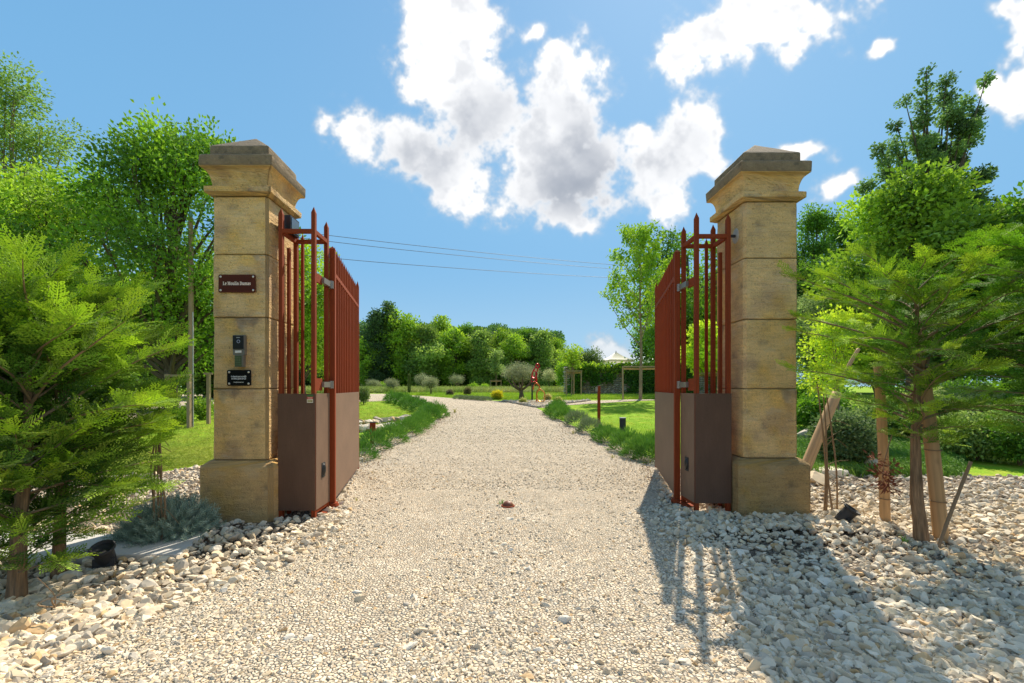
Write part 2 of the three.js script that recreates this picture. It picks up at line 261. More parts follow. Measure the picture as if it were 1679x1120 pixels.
const MAT = {
  stone: new THREE.MeshStandardMaterial({ map: stoneTex, bumpMap: stoneBump, bumpScale: 0.018, roughness: 0.92, vertexColors: true }),
  weathered: new THREE.MeshStandardMaterial({ map: scaled(weatherTex, 2), bumpMap: stoneBump, bumpScale: 0.006, roughness: 0.95 }),
  mortar: mat(C(0.3, 0.24, 0.16), 0.95),
  rust: new THREE.MeshPhysicalMaterial({ map: scaled(rustTex, 1.5), roughness: 0.8, specularIntensity: 0.4 }),
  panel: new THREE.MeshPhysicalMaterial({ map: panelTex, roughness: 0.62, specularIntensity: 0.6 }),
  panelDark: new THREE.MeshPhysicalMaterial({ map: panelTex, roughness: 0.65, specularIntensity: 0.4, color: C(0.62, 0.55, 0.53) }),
  steel: mat(C(0.26, 0.235, 0.21), 0.45, { metalness: 0.6 }),
  black: mat(C(0.012, 0.012, 0.013), 0.4),
  blackMatt: mat(C(0.025, 0.025, 0.027), 0.7),
  wood: new THREE.MeshStandardMaterial({ map: scaled(woodTex, 2, 0.8), roughness: 0.8 }),
  woodGrey: new THREE.MeshStandardMaterial({ map: scaled(woodTex, 2, 0.8), roughness: 0.85, color: C(0.72, 0.82, 1.05) }),
  bark: new THREE.MeshStandardMaterial({ map: scaled(barkTex, 2, 1), bumpMap: scaled(barkBump, 2, 1), bumpScale: 0.02, roughness: 0.95 }),
  barkRed: new THREE.MeshStandardMaterial({ map: scaled(barkTex, 3, 1.5), bumpMap: scaled(barkBump, 3, 1.5), bumpScale: 0.012, roughness: 0.95, color: C(2.0, 1.6, 1.25) }),
  barkPale: new THREE.MeshStandardMaterial({ map: scaled(barkTex, 2, 1), roughness: 0.95, color: C(2.2, 2.1, 2) }),
  twig: mat(C(0.24, 0.16, 0.09), 0.9),
  gravel: new THREE.MeshStandardMaterial({ map: gravelTex, bumpMap: gravelBump, bumpScale: 0.012, roughness: 0.95 }),
  bed: new THREE.MeshStandardMaterial({ map: scaled(gravelTex, 0.6), bumpMap: scaled(gravelBump, 0.6), bumpScale: 0.03, roughness: 0.95, color: C(0.45, 0.42, 0.41) }),
  lawn: new THREE.MeshPhysicalMaterial({ map: scaled(lawnTex, 0.45), roughness: 0.95, specularIntensity: 0.2 }),
  soil: new THREE.MeshStandardMaterial({ map: scaled(soilTex, 1.2), bumpMap: scaled(soilTex, 1.2), bumpScale: 0.02, roughness: 0.97 }),
};

// ───────────────────────── ground, lawns, gravel ─────────────────────────
{ // one sheet to the horizon
  const xs = []; for (let x = -900; x < 900; x += Math.abs(x) < 40 ? 4 : 60) xs.push(x);
  const P = [], U = [], I = [], n = xs.length;
  for (const d of ROWS) for (const x of xs) { P.push(x, h(d), -d); U.push(x, d); }
  for (let i = 0; i < ROWS.length - 1; i++) for (let j = 0; j < n - 1; j++) { const a = i * n + j, b = a + n; I.push(a, a + 1, b, a + 1, b + 1, b); }
  const g = new THREE.BufferGeometry(); g.setAttribute('position', new THREE.Float32BufferAttribute(P, 3)); g.setAttribute('uv', new THREE.Float32BufferAttribute(U, 2)); g.setIndex(I); g.computeVertexNormals();
  solo('ground', g, MAT.lawn, null, null, null, 'structure');
}
const driveL = along([[-6, -2.5], [1.7, -2.1], [2.2, -1.86], [2.64, -1.6], [3.2, -1.5], [4, -1.6], [5.5, -2.0], [6.4, -2.2], [8.2, -2.2], [10, -1.8], [12, -1.75], [14, -1.78], [15.5, -2.3], [17.5, -3.6], [19, -4.9]]);
const driveR = along([[-6, 1.2], [1.6, 1.3], [2.4, 1.5], [3.6, 1.5], [4.5, 1.75], [5.5, 2.1], [6.4, 2.35], [7.9, 2.1], [9.7, 1.85], [12.5, 1.5], [15, 1.3], [18.6, 0.14], [19, -0.2]]);
const driveway = sheet('driveway', -6, 19, driveL, driveR, 0.010, MAT.gravel, 12);
const crossR = along([[19, -0.2], [19.3, -0.57], [21.5, -2.5], [24, -4.2], [29.5, -8.5]]), crossL = () => -45;
sheet('crossing_drive', 19, 29, crossL, crossR, 0.010, MAT.gravel, 16);
const branchR = along([[14.5, -12], [15.5, -10.6], [19, -4.9]]);
sheet('crossing_drive', 14.5, 19, crossL, branchR, 0.010, MAT.gravel, 16);
const pebbleL = along([[15, 1.29], [18.6, 0.14]]), pebbleR = along([[15, 1.31], [18.9, 4.1]]);
sheet('garden_path', 15, 19, pebbleR, along([[15, 1.8], [16, 2.4], [19, 6.4]]), 0.014, MAT.gravel, 6);
sheet('garden_path', 19, 20, along([[19, 4.2], [20, 6.2]]), along([[19, 6.4], [20, 8.6]]), 0.014, MAT.gravel, 6);
sheet('garden_path', 24.5, 25.2, () => -3.2, () => 2.0, 0.012, MAT.gravel, 6);
const pebbleBed = sheet('pebble_bed', 15, 18.8, pebbleL, along([[15, 1.31], [18.6, 3.95], [18.8, 1.2]]), 0.05, MAT.gravel, 6);
const bedLL = along([[-6, -9], [3, -8], [4.6, -7], [5.4, -4.6], [6.2, -4.2], [7.6, -4.6], [8, -3.9]]), bedLR = (d) => driveL(d) + 0.03;
const leftBed = sheet('gravel_bed', -6, 7.9, bedLL, bedLR, 0.005, MAT.bed, 12);
const bedRL = (d) => driveR(d) - 0.03, bedRR = along([[-6, 12], [4.6, 10], [5.1, 9], [5.5, 3.4], [5.8, 2.4]]);
const rightBed = sheet('gravel_bed', -6, 5.75, bedRL, bedRR, 0.005, MAT.bed, 12);
sheet('planting_soil', 11.5, 14, () => -16, along([[11.5, -8.6], [14, -10.8]]), 0.006, MAT.soil, 8);

// stones: the largest ones singly, the rest in one piece
const STONES = [rock(24, 1, 1, 0.6, 0.78, 12)];
const STONES2 = []; for (let k = 0; k < 8; k++) STONES2.push(rock(60 + k, 2, 1, 0.42 + 0.07 * (k % 4), 0.6 + 0.08 * (k % 5), 10));
const stoneBumpFine = scaled(stoneBump, 1);
const stoneCols = [C(0.60, 0.505, 0.375), C(0.66, 0.575, 0.445), C(0.53, 0.44, 0.315), C(0.45, 0.395, 0.32), C(0.62, 0.49, 0.325), C(0.55, 0.37, 0.19), C(0.36, 0.305, 0.24), C(0.69, 0.615, 0.50)];
const stoneMats = stoneCols.map((c) => mat(c, 0.9));
const white = mat(C(1, 1, 1), 0.92);
function stoneColor(dark = 0) { const k = pick([0, 0, 1, 1, 1, 2, 3, 4, 4, 7, 7, rnd() < 0.3 ? 5 : 6]), c = stoneCols[k].clone().multiplyScalar(rr(0.78, 1.12) * (1 - dark)); c.b *= 0.94; c.g *= 0.98; return c; }
const mound = (x, d) => 0.05 * Math.exp(-(((x - 2.3) / 0.7) ** 2 + ((d - 3.35) / 0.35) ** 2)) + 0.04 * Math.exp(-(((x + 2.1) / 0.6) ** 2 + ((d - 3.15) / 0.4) ** 2));
function scatter(n, d0, d1, left, right, s0, s1, pow, ok) {   // even over the picture: more of them close by
  const list = [];
  for (let k = 0; k < n; k++) {
    const v = lerp(1 / d1, 1 / d0, rnd()), d = 1 / v; const x = lerp(left(d), right(d), rnd());
    if (Math.abs(x) > 1.32 * d + 0.4) { k -= rnd() < 0.8 ? 1 : 0; continue; }
    if (ok && !ok(x, d)) continue;
    const s = s0 + (s1 - s0) * Math.pow(rnd(), pow); list.push([x, d, s]);
  }
  return list;
}
function stoneMatrix(x, d, s, tilt, y, turn) { const over = turn ? pick([0, Math.PI, 0.5, 2.6, 1.2]) : 0; return mtx(V(x, h(d) + mound(x, d) + y, -d), rnd() * 6.28, rr(-tilt, tilt) + over, rr(-tilt, tilt), s * rr(0.75, 1.25), s * rr(0.7, 1.2), s * rr(0.75, 1.25)); }
function bedOfStones(parent, big, fine, mats) {
  for (const [x, d, s, up] of big) {
    const m = part(parent, 'stone', pick(STONES2), pick(mats));
    m.applyMatrix4(stoneMatrix(x, d, s, 0.35, s * (0.28 + (up || 0))));
  }
  instanced(parent, 'small_stones', STONES[0], white, fine.map(([x, d, s]) => stoneMatrix(x, d, s, 0.5, s * rr(0.0, 0.62), true)), fine.map(() => stoneColor()));
}
rnd = mulberry(11);
const inPlinth = (x, d) => (Math.abs(x + 2.24) < 0.33 && d > 3.47 && d < 4.2) || (Math.abs(x - 2.4) < 0.33 && d > 3.58 && d < 4.3);
const notPlinth = (x, d) => !inPlinth(x, d);
const onSlab = (x, d) => d > 2.74 && d < 3.12 && x < -2.22 && x > -4.4;
const bigMats = [0, 0, 1, 1, 2, 3, 4, 7, 7, 5].map((k) => stoneMats[k]);
const track = (x, d) => { const w = 0.10 * Math.sin(d * 1.3) ; return clamp((Math.exp(-(((x + 0.72 + w) / 0.3) ** 2)) + Math.exp(-(((x - 0.62 + w) / 0.28) ** 2))) * (0.5 + 0.9 * fbm(x * 1.5 + 30, d * 0.8, 3)), 0, 1); };
{ // coarse pale rubble beside the pillars
  const okL = (x, d) => notPlinth(x, d) && !onSlab(x, d);
  bedOfStones(leftBed, [...scatter(210, 1.55, 2.7, (d) => Math.max(bedLL(d), -1.35 * d), (d) => driveL(d) - 0.1, 0.026, 0.072, 1.7, okL), ...scatter(90, 2.3, 3.5, () => -3.4, (d) => driveL(d) - 0.05, 0.024, 0.05, 1.5, okL)].slice(0, 300),
    [...scatter(7500, 1.5, 4, (d) => Math.max(bedLL(d), -1.4 * d), (d) => driveL(d) + 0.25, 0.009, 0.046, 1.8, okL), ...scatter(5000, 4, 7.9, bedLL, (d) => driveL(d) + 0.1, 0.014, 0.04, 1.4, okL)], bigMats);
  bedOfStones(rightBed, [...scatter(190, 1.55, 3.3, (d) => driveR(d) + 0.1, (d) => 1.32 * d, 0.024, 0.062, 1.9, notPlinth), ...scatter(110, 3.0, 5.3, (d) => Math.max(2.7, driveR(d)), (d) => Math.min(bedRR(d), 1.3 * d), 0.028, 0.058, 1.6, notPlinth)].slice(0, 300),
    [...scatter(9500, 1.5, 4, (d) => driveR(d) - 0.3, (d) => 1.35 * d, 0.01, 0.042, 1.6, notPlinth), ...scatter(5200, 3.2, 5.7, (d) => driveR(d) - 0.05, (d) => Math.min(bedRR(d), 1.35 * d), 0.016, 0.05, 1.5, notPlinth)], bigMats);
  // fine gravel of the drive
  bedOfStones(driveway, scatter(150, 1.5, 3.6, driveL, driveR, 0.016, 0.04, 2.2), [
    ...scatter(95000, 1.4, 5, (d) => driveL(d) - 0.1, (d) => driveR(d) + 0.1, 0.0062, 0.0185, 1.6).map(([x, d, s]) => [x, d, s * (1 - 0.22 * track(x, d))]), ...scatter(10000, 1.35, 3.0, (d) => driveL(d), (d) => driveR(d) + 0.1, 0.009, 0.024, 1.8, (x, d) => rnd() < smooth(x - 0.55 * (d - 1.7) + 0.8 * (fbm(x * 2 + 20, d * 2, 3) - 0.5), -0.6, 1.2) * 0.9 + 0.08),
    ...scatter(60000, 4.6, 10, (d) => driveL(d) - 0.1, (d) => driveR(d) + 0.1, 0.007, 0.0185, 1.4), ...scatter(9000, 8, 16, driveL, driveR, 0.01, 0.022, 1.3)], bigMats);
  const L = []; for (let k = 0; k < 1500; k++) { const d = rr(15.1, 18.7), t = rnd(); L.push([lerp(pebbleL(d), Math.min(pebbleR(d), 3.9), t), d, rr(0.02, 0.045)]); }
  instanced(pebbleBed, 'small_stones', STONES[0], white, L.map(([x, d, s]) => stoneMatrix(x, d, s, 0.4, 0.06, true)), L.map(() => stoneColor().multiplyScalar(1.15)));
}
// grass blades
{
  rnd = mulberry(31);
  const tufts = []; for (let k = 0; k < 1; k++) { const g = new GB(); for (let i = 0; i < 12; i++) { const a = rnd() * 6.28, p = V(rr(-0.05, 0.05), 0, rr(-0.05, 0.05)); g.grass(p, V(Math.cos(a), 0, Math.sin(a)), rr(0.5, 1) * 0.05, 0.0022, rr(0.005, 0.03)); } tufts.push(g.geo()); }
  const tall = []; for (let k = 0; k < 1; k++) { const g = new GB(); for (let i = 0; i < 16; i++) { const a = rnd() * 6.28, p = V(rr(-0.25, 0.25), 0, rr(-0.25, 0.25)); g.grass(p, V(Math.cos(a), 0, Math.sin(a)), rr(0.5, 1) * 0.42, 0.012, rr(0.05, 0.2)); } tall.push(g.geo()); }
  const gm = leafMat(C(1, 1, 1), 0.4);
  const put = (label, n, d0, d1, L, R, c1, c2, s0, s1, skip, geos = tufts, name = 'grass') => {
    const lists = geos.map(() => []), cols = geos.map(() => []);
    for (let k = 0; k < n; k++) {
      const d = 1 / lerp(1 / d1, 1 / d0, Math.pow(rnd(), 0.75)), x = lerp(L(d), R(d), rnd()); if (skip && skip(x, d)) continue;
      const q = k % geos.length, p = fbm(x * 0.8 + 50, d * 0.8 + 50, 3), c = c1.clone().lerp(c2, clamp((p - 0.3) * 1.6 + rr(-0.3, 0.3), 0, 1)).multiplyScalar(rr(0.75, 1.2));
      lists[q].push(mtx(V(x, h(d), -d), rnd() * 6.28, rr(-0.2, 0.2), rr(-0.2, 0.2), rr(s0, s1))); cols[q].push(c);
    }
    geos.forEach((g, q) => { const m = instanced(null, name, g, gm, lists[q], cols[q]); m.name = numbered(name); m.userData.label = label; });
  };
  const lawnA = C(0.25, 0.44, 0.018), lawnB = C(0.44, 0.54, 0.03);
  put('bright mown lawn behind the gate leaf by the plain pillar',42000, 5.8, 19, (d) => Math.max(driveR(d) + 0.7, 1.9), (d) => Math.min(d * 0.95, 14), lawnA, lawnB, 0.5, 0.85, (x, d) => d > 14.5 && x < lerp(1.9, 6.5, (d - 15) / 4));
  put('sunny lawn inside the curving lavender border',22000, 7.2, 18.5, (d) => Math.max(-d * 0.42, branchR(d) + 0.2), (d) => driveL(d) - 0.8, C(0.30, 0.42, 0.035), C(0.48, 0.50, 0.08), 0.6, 1.0, (x, d) => d < 9.3 && x > -3.2);
  put('yellowish lawn between the plaque pillar and the feathery conifers',30000, 5.4, 12.5, (d) => -d * 1.05, (d) => Math.min(bedLL(d) - 0.1, -d * 0.5), C(0.30, 0.42, 0.035), C(0.48, 0.50, 0.08), 0.6, 1.0);
  put('rough grass under the shrubs beside the plain pillar',16000, 5.3, 10, (d) => Math.max(3.2, d * 0.5), (d) => d * 1.1, C(0.1, 0.24, 0.02), C(0.2, 0.34, 0.04), 1.4, 2.6, (x, d) => d < 5.75 && x > 6);
  put('lawn with the olive trees beyond the drive',30000, 20, 36, (d) => Math.max(crossR(d) + 0.2, -d * 0.45), (d) => d * 0.4, lawnA, lawnB, 1.4, 2.6, (x, d) => d < 20.3 && x > 4 || d > 24.4 && d < 25.3 && x < 2);
  put('tall wild meadow grass in front of the far wood',16000, 31, 72, (d) => -d * 0.5, (d) => d * 0.2, C(0.25, 0.36, 0.05), C(0.46, 0.46, 0.16), 0.8, 1.5, null, tall, 'meadow_grass');
}

// ───────────────────────── gate pillars ─────────────────────────
const block = (half, H, seed) => squareLoft([[0.001, 0], [half - 0.007, 0], [half, 0.006], [half, H - 0.006], [half - 0.007, H], [0.001, H]], 0.022, 12, 0.004, seed, 0.05);
function pillar(name, label, x, dFront, plinthMat) {
  const W = 0.239, t = thing(name, label, 'gate pillar', x, 0, -(dFront + W));   // shaft half width
  const joints = [0.52, 1.135, 1.749, 2.29, 2.79];
  part(t, 'plinth', squareLoft([[0.001, -0.1], [0.316, -0.1], [0.316, 0.462], [0.31, 0.474], [0.262, 0.517], [0.001, 0.517]], 0.035, 14, 0.004, x * 3, 0.05), plinthMat);
  part(t, 'mortar', box(0.44, 2.29, 0.44, 0, 1.65, 0), MAT.mortar);
  for (let k = 0; k < 4; k++) { const m = part(t, 'stone_block', block(W + [0.001, -0.001, 0.002, 0][k], joints[k + 1] - joints[k] - 0.005, k * 2.3 + x), MAT.stone); m.position.y = joints[k]; }
  part(t, 'moulding_band', squareLoft([[0.001, 2.791], [W + 0.012, 2.791], [W + 0.03, 2.803], [W + 0.046, 2.812], [W + 0.048, 2.856], [W + 0.03, 2.866], [0.001, 2.866]], 0.012, 12, 0.003, x + 9, 0.03), MAT.stone);
  const cove = [[0.001, 2.868], [W - 0.002, 2.868]]; for (let k = 0; k <= 8; k++) { const a = k / 8 * Math.PI / 2; cove.push([W + 0.004 + 0.062 * (1 - Math.cos(a)), 2.875 + 0.142 * Math.sin(a)]); }
  cove.push([0.309, 3.022], [0.001, 3.023]);
  part(t, 'cove', squareLoft(cove, 0.008, 12, 0.003, x + 4, 0.05), MAT.stone);
  part(t, 'cornice', squareLoft([[0.001, 3.024], [0.307, 3.024], [0.310, 3.03], [0.311, 3.108], [0.303, 3.117], [0.001, 3.117]], 0.006, 14, 0.004, x + 5, 0.04), MAT.weathered);
  part(t, 'capstone', squareLoft([[0.001, 3.118], [0.25, 3.118], [0.252, 3.124], [0.252, 3.215], [0.244, 3.225], [0.004, 3.425], [0.001, 3.426]], 0.006, 10, 0.004, x + 6, 0.05), MAT.weathered);
  return t;
}
const plinthMatL = new THREE.MeshStandardMaterial({ map: stoneTex, bumpMap: stoneBump, bumpScale: 0.012, roughness: 0.95, color: C(0.78, 0.76, 0.76) });
const plinthMatR = new THREE.MeshStandardMaterial({ map: stoneTex, bumpMap: stoneBump, bumpScale: 0.012, roughness: 0.95, color: C(0.52, 0.52, 0.5) });
pillar('gate_pillar', 'ochre stone gate pillar carrying the name plaque and intercom', -2.24, 3.57, plinthMatL);
const pr = pillar('gate_pillar', 'ochre stone gate pillar without plaques, beside the staked young conifer', 2.40, 3.67, plinthMatR);
pr.scale.y = 1.0;
{ // cables of the lamp on the pillar and the plaques
  const face = -3.57 + 0.004;
  const plaque = (name, label, px0, px1, py0, py1, plateMat, lettering, w = 512) => {
    const d = 3.566, x0 = gx(px0, d), x1 = gx(px1, d), y0 = gy(py1, d), y1 = gy(py0, d), W = x1 - x0, H = y1 - y0;
    const t = thing(name, label, 'plaque', (x0 + x1) / 2, (y0 + y1) / 2, face + 0.008);
    const s = new THREE.Shape(), r = 0.012, a = W / 2, b = H / 2;
    s.moveTo(-a + r, -b); s.lineTo(a - r, -b); s.quadraticCurveTo(a, -b, a, -b + r); s.lineTo(a, b - r); s.quadraticCurveTo(a, b, a - r, b); s.lineTo(-a + r, b); s.quadraticCurveTo(-a, b, -a, b - r); s.lineTo(-a, -b + r); s.quadraticCurveTo(-a, -b, -a + r, -b);
    const g = new THREE.ExtrudeGeometry(s, { depth: 0.005, bevelEnabled: true, bevelSize: 0.001, bevelThickness: 0.001, bevelSegments: 1 });
    part(t, 'plate', g, plateMat);
    for (const [sx, sy] of [[-1, 1], [1, 1], [-1, -1], [1, -1]]) { const q = new THREE.SphereGeometry(0.0095, 10, 6); q.scale(1, 1, 0.5); q.translate(sx * (a - 0.018), sy * (b - 0.018), 0.006); part(t, 'screw', q, mat(C(0.62, 0.56, 0.48), 0.4, { metalness: 0.5 })); }
    const cv = document.createElement('canvas'); cv.width = w; cv.height = Math.round(w * (H - 0.004) / (W - 0.004)); const ctx = cv.getContext('2d'); lettering(ctx, cv.width, cv.height);
    const tex = new THREE.CanvasTexture(cv); tex.colorSpace = THREE.SRGBColorSpace;
    const pl = new THREE.PlaneGeometry(W - 0.07, H - 0.07 * H / W); pl.translate(0, 0, 0.0075);
    part(t, 'lettering', pl, new THREE.MeshPhysicalMaterial({ map: tex, roughness: 0.6, specularIntensity: 0.25 }));
    return t;
  };
  plaque('name_plaque', 'rust brown metal plaque lettered Le Moulin Dumas on the stone pillar', 360, 420, 451, 480, new THREE.MeshPhysicalMaterial({ color: C(0.085, 0.018, 0.007), roughness: 0.6, specularIntensity: 0.3 }), (c, w, hh) => {
    c.fillStyle = '#4d2214'; c.fillRect(0, 0, w, hh); c.fillStyle = '#ffe9d6'; c.textAlign = 'center'; c.textBaseline = 'middle'; c.font = 'bold 84px serif';
    c.save(); c.translate(w / 2, hh * 0.5); c.scale(w * 0.98 / c.measureText('Le Moulin Dumas').width, 1.0); c.fillText('Le Moulin Dumas', 0, 0); c.restore();
  });
  plaque('notice_plaque', 'small black plaque with white script lettering below the intercom', 374, 412.5, 607, 632.5, new THREE.MeshPhysicalMaterial({ color: C(0.005, 0.005, 0.006), roughness: 0.5, specularIntensity: 0.3 }), (c, w, hh) => {
    c.fillStyle = '#0b0b0c'; c.fillRect(0, 0, w, hh); c.fillStyle = '#f4f2f2'; c.textAlign = 'center'; c.textBaseline = 'middle';
    const line = (s, y, size, fit) => { c.save(); c.font = 'bold ' + size * 1.25 + 'px serif'; c.translate(w / 2, y); c.transform(1, 0, -0.25, 1, 0, 0); const k = w * fit / c.measureText(s).width; c.scale(k, 1); c.fillText(s, 0, 0); c.restore(); };
    line('Le domaine peut accueillir', hh * 0.36, 60, 1.0); line('ses hôtes à partir de 15h', hh * 0.57, 60, 0.95); line('Renseignements sur le site', hh * 0.92, 34, 0.66);
  });
  // intercom
  const d = 3.57, t = thing('intercom', 'black and silver intercom with camera and keypad on the pillar', 'intercom', gx(395.5, d), gy(575, d), face), k = 0.00525;
  part(t, 'housing', box(0.098, 0.17, 0.03, 0, 0.045, 0.015), MAT.steel);
  part(t, 'front_plate', box(0.088, 0.115, 0.008, -0.003, 0.068, 0.033), MAT.black);
  const ring = new THREE.TorusGeometry(0.012, 0.003, 6, 16); ring.translate(0.002, 0.075, 0.038); part(t, 'camera_lens', ring, mat(C(0.3, 0.34, 0.42), 0.2));
  part(t, 'nameplate', box(0.052, 0.02, 0.004, -0.002, -0.012, 0.033), mat(C(0.72, 0.68, 0.62), 0.4));
  part(t, 'speaker_slot', box(0.03, 0.006, 0.003, 0, 0.108, 0.038), mat(C(0.35, 0.36, 0.38), 0.5));
  part(t, 'keypad_housing', box(0.07, 0.1, 0.034, 0.005, -0.092, 0.017), MAT.steel);
  const keypad = part(t, 'keypad', box(0.056, 0.09, 0.006, -0.001, -0.093, 0.036), mat(C(0.07, 0.10, 0.045), 0.4));
  for (let i = 0; i < 3; i++) for (let j = 0; j < 4; j++) part(keypad, 'key', box(0.01, 0.012, 0.004, -0.016 + i * 0.016, -0.126 + j * 0.021, 0.040), mat(C(0.11, 0.15, 0.08), 0.4));
  // lamp under the cornice, on the face towards the drive
  const f = thing('floodlight', 'small dark box lamp on the pillar under the cornice beside the gate cage', 'lamp', -2.0, 2.6, -3.76);
  part(f, 'bracket', box(0.05, 0.05, 0.05, 0.02, -0.02, 0), MAT.blackMatt);
  part(f, 'lamp_body', box(0.11, 0.15, 0.16, 0.085, 0.0, 0), MAT.black);
  part(f, 'glass', box(0.004, 0.12, 0.13, 0.143, 0, 0), mat(C(0.1, 0.14, 0.2), 0.12));
  const wire = thing('wall_bracket', 'short iron bracket tying the gate cage to the stone pillar', 'bracket', 2.16, 2.53, -3.80);
  part(wire, 'bolt', box(0.14, 0.02, 0.02, -0.05, 0, 0), MAT.blackMatt);
  const patch = new THREE.CylinderGeometry(0.045, 0.05, 0.012, 12); patch.rotateZ(Math.PI / 2); patch.scale(1, 1.5, 1); part(wire, 'mortar_patch', patch, mat(C(0.42, 0.39, 0.34), 0.95));
}

// ───────────────────────── gate cages and leaves ─────────────────────────
function gateCage(label, xWall, xDrive, d0, d1, y0, sticker) {    // fixed motor cage between pillar and leaf
  const t = thing('gate_cage', label, 'gate cage', (xWall + xDrive) / 2, 0, -(d0 + d1) / 2), a = (xDrive - xWall) / 2, b = (d1 - d0) / 2, s = Math.sign(a), w = 0.034;
  const px = a - s * w / 2, pz = b - w / 2;
  for (const [x, z, top] of [[-px, pz, 2.655], [px, pz, 2.665], [px, -pz, 2.64], [-px, -pz, 2.66]]) { const m = part(t, 'post', bar(w, top - y0, 0.055), MAT.rust); m.position.set(x, y0, z); }
  const midp = part(t, 'post', bar(0.026, 2.40 - y0, 0.005), MAT.rust); midp.position.set(-px - 0, y0, 0);
  const m2 = part(t, 'post', bar(0.024, 2.58 - y0, 0.05), MAT.rust); m2.position.set(-px - s * 0.005, y0, -pz - 0.14);
  for (const z of [pz, -pz]) part(t, 'rail', box(2 * Math.abs(px) - w, 0.034, 0.03, 0, 2.505, z), MAT.rust);
  for (const x of [-px, px]) part(t, 'rail', box(0.03, 0.034, 2 * pz - w, x, 2.505, 0), MAT.rust);
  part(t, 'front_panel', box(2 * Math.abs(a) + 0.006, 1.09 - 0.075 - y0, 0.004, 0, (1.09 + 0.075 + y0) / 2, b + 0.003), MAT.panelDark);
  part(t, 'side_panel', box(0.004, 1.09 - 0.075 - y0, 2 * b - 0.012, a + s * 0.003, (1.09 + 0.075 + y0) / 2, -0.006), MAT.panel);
  part(t, 'foot_rail', box(2 * Math.abs(px) - w, 0.03, 0.03, 0, y0 + 0.06, -pz), MAT.rust);
  part(t, 'foot_rail', box(0.03, 0.03, 2 * pz - w, px, y0 + 0.06, 0), MAT.rust);
  part(t, 'base_plate', box(0.1, 0.008, 0.3, px + s * 0.01, y0 + 0.012, -pz), MAT.rust);
  const hg = new THREE.SphereGeometry(0.036, 12, 10); hg.scale(0.55, 1.5, 0.8); hg.translate(a + s * 0.008, 0.40 + y0, -0.01);
  const hd = part(t, 'release_handle', hg, MAT.black);
  part(hd, 'handle_plate', box(0.006, 0.13, 0.07, a + s * 0.006, 0.4 + y0, -0.01), MAT.blackMatt);
  for (const y of [2.11, 1.17]) {                           // hinge arms from the front post back to the leaf
    const sh = new THREE.Shape(); sh.moveTo(-pz + w / 2 - 0.01, -0.055); sh.lineTo(pz - 0.02, -0.02); sh.lineTo(pz - 0.02, 0.045); sh.lineTo(-pz + w / 2, 0.0); sh.closePath();
    const arm = part(t, 'hinge_arm', box(0.02, y > 2 ? 0.075 : 0.11, 0.13, px + s * 0.006, y, 0.06), MAT.rust);
    part(arm, 'hinge_plate', box(0.035, 0.05, 0.16, px + s * 0.022, y, -0.07), MAT.steel);
    const c = new THREE.CylinderGeometry(0.024, 0.024, 0.07, 12); c.translate(px + s * 0.03, y, -pz - 0.03); part(arm, 'hinge_pin', c, MAT.steel);
  }
  if (sticker) {
    const cv = document.createElement('canvas'); cv.width = 96; cv.height = 128; const c = cv.getContext('2d');
    c.fillStyle = '#d9d2bd'; c.fillRect(0, 0, 96, 128); c.fillStyle = '#2f6b3a'; c.fillRect(0, 0, 96, 30); c.fillStyle = '#b3262b'; c.fillRect(0, 30, 96, 42); c.fillStyle = '#efe6c9'; c.font = 'bold 20px sans-serif'; c.fillRect(10, 46, 76, 8); c.fillStyle = '#8a7a46'; c.fillRect(8, 84, 80, 32); c.fillStyle = '#c4b98a'; c.fillRect(16, 92, 60, 6); c.fillRect(16, 104, 46, 5);
    const tx = new THREE.CanvasTexture(cv); tx.colorSpace = THREE.SRGBColorSpace; const g = new THREE.PlaneGeometry(0.052, 0.068); g.translate(a - s * 0.04, 1.045, b + 0.007);
    part(t, 'sticker', g, new THREE.MeshStandardMaterial({ map: tx, roughness: 0.4 }));
  }
  return t;
}
gateCage('rust red barred gate cage with brown panels and a sticker, touching the plaque pillar', -1.925, -1.607, 3.60, 3.895, 0, true);
gateCage('rust red barred gate cage with brown panels, no sticker, touching the plain pillar', 2.07, 1.752, 3.72, 4.015, 0.03, false);
function gateLeaf(label, x, d, theta, y0) {
  const L = 1.66, t = thing('gate_leaf', label, 'gate leaf', x, 0, -d); t.rotation.y = theta;
  const st = part(t, 'stile', bar(0.052, 2.46 - y0, 0.03), MAT.rust); st.position.set(0, y0, 0);
  const en = part(t, 'stile', bar(0.034, 2.47 - y0, 0.08), MAT.rust); en.position.set(L, y0 + 0.03, 0);
  part(t, 'rail', box(L - 0.05, 0.036, 0.03, L / 2, 2.235, 0), MAT.rust);
  part(t, 'rail', box(L - 0.05, 0.04, 0.036, L / 2, 0.075 + y0, 0), MAT.rust);
  part(t, 'lower_panel', box(L - 0.046, 1.085 - 0.06 - y0, 0.04, L / 2 + 0.003, (1.085 + 0.06 + y0) / 2, 0), MAT.panel);
  for (let i = 1; i <= 14; i++) { const m = part(t, 'bar', bar(0.021, 1.37, 0.07), MAT.rust); m.position.set(i * L / 15, 1.08, 0); }
  const foot = new THREE.CylinderGeometry(0.05, 0.06, 0.03, 12); foot.translate(0, y0 + 0.012, 0); part(t, 'pivot_foot', foot, MAT.rust);
  return t;
}
gateLeaf('open rust red gate leaf of pointed bars hinged beside the plaque pillar', -1.598, 3.955, Math.atan2(1.60, -0.315), 0.02);
gateLeaf('open rust red gate leaf of pointed bars hinged beside the plain pillar', 1.727, 4.05, Math.atan2(1.59, 0.40), 0.03);
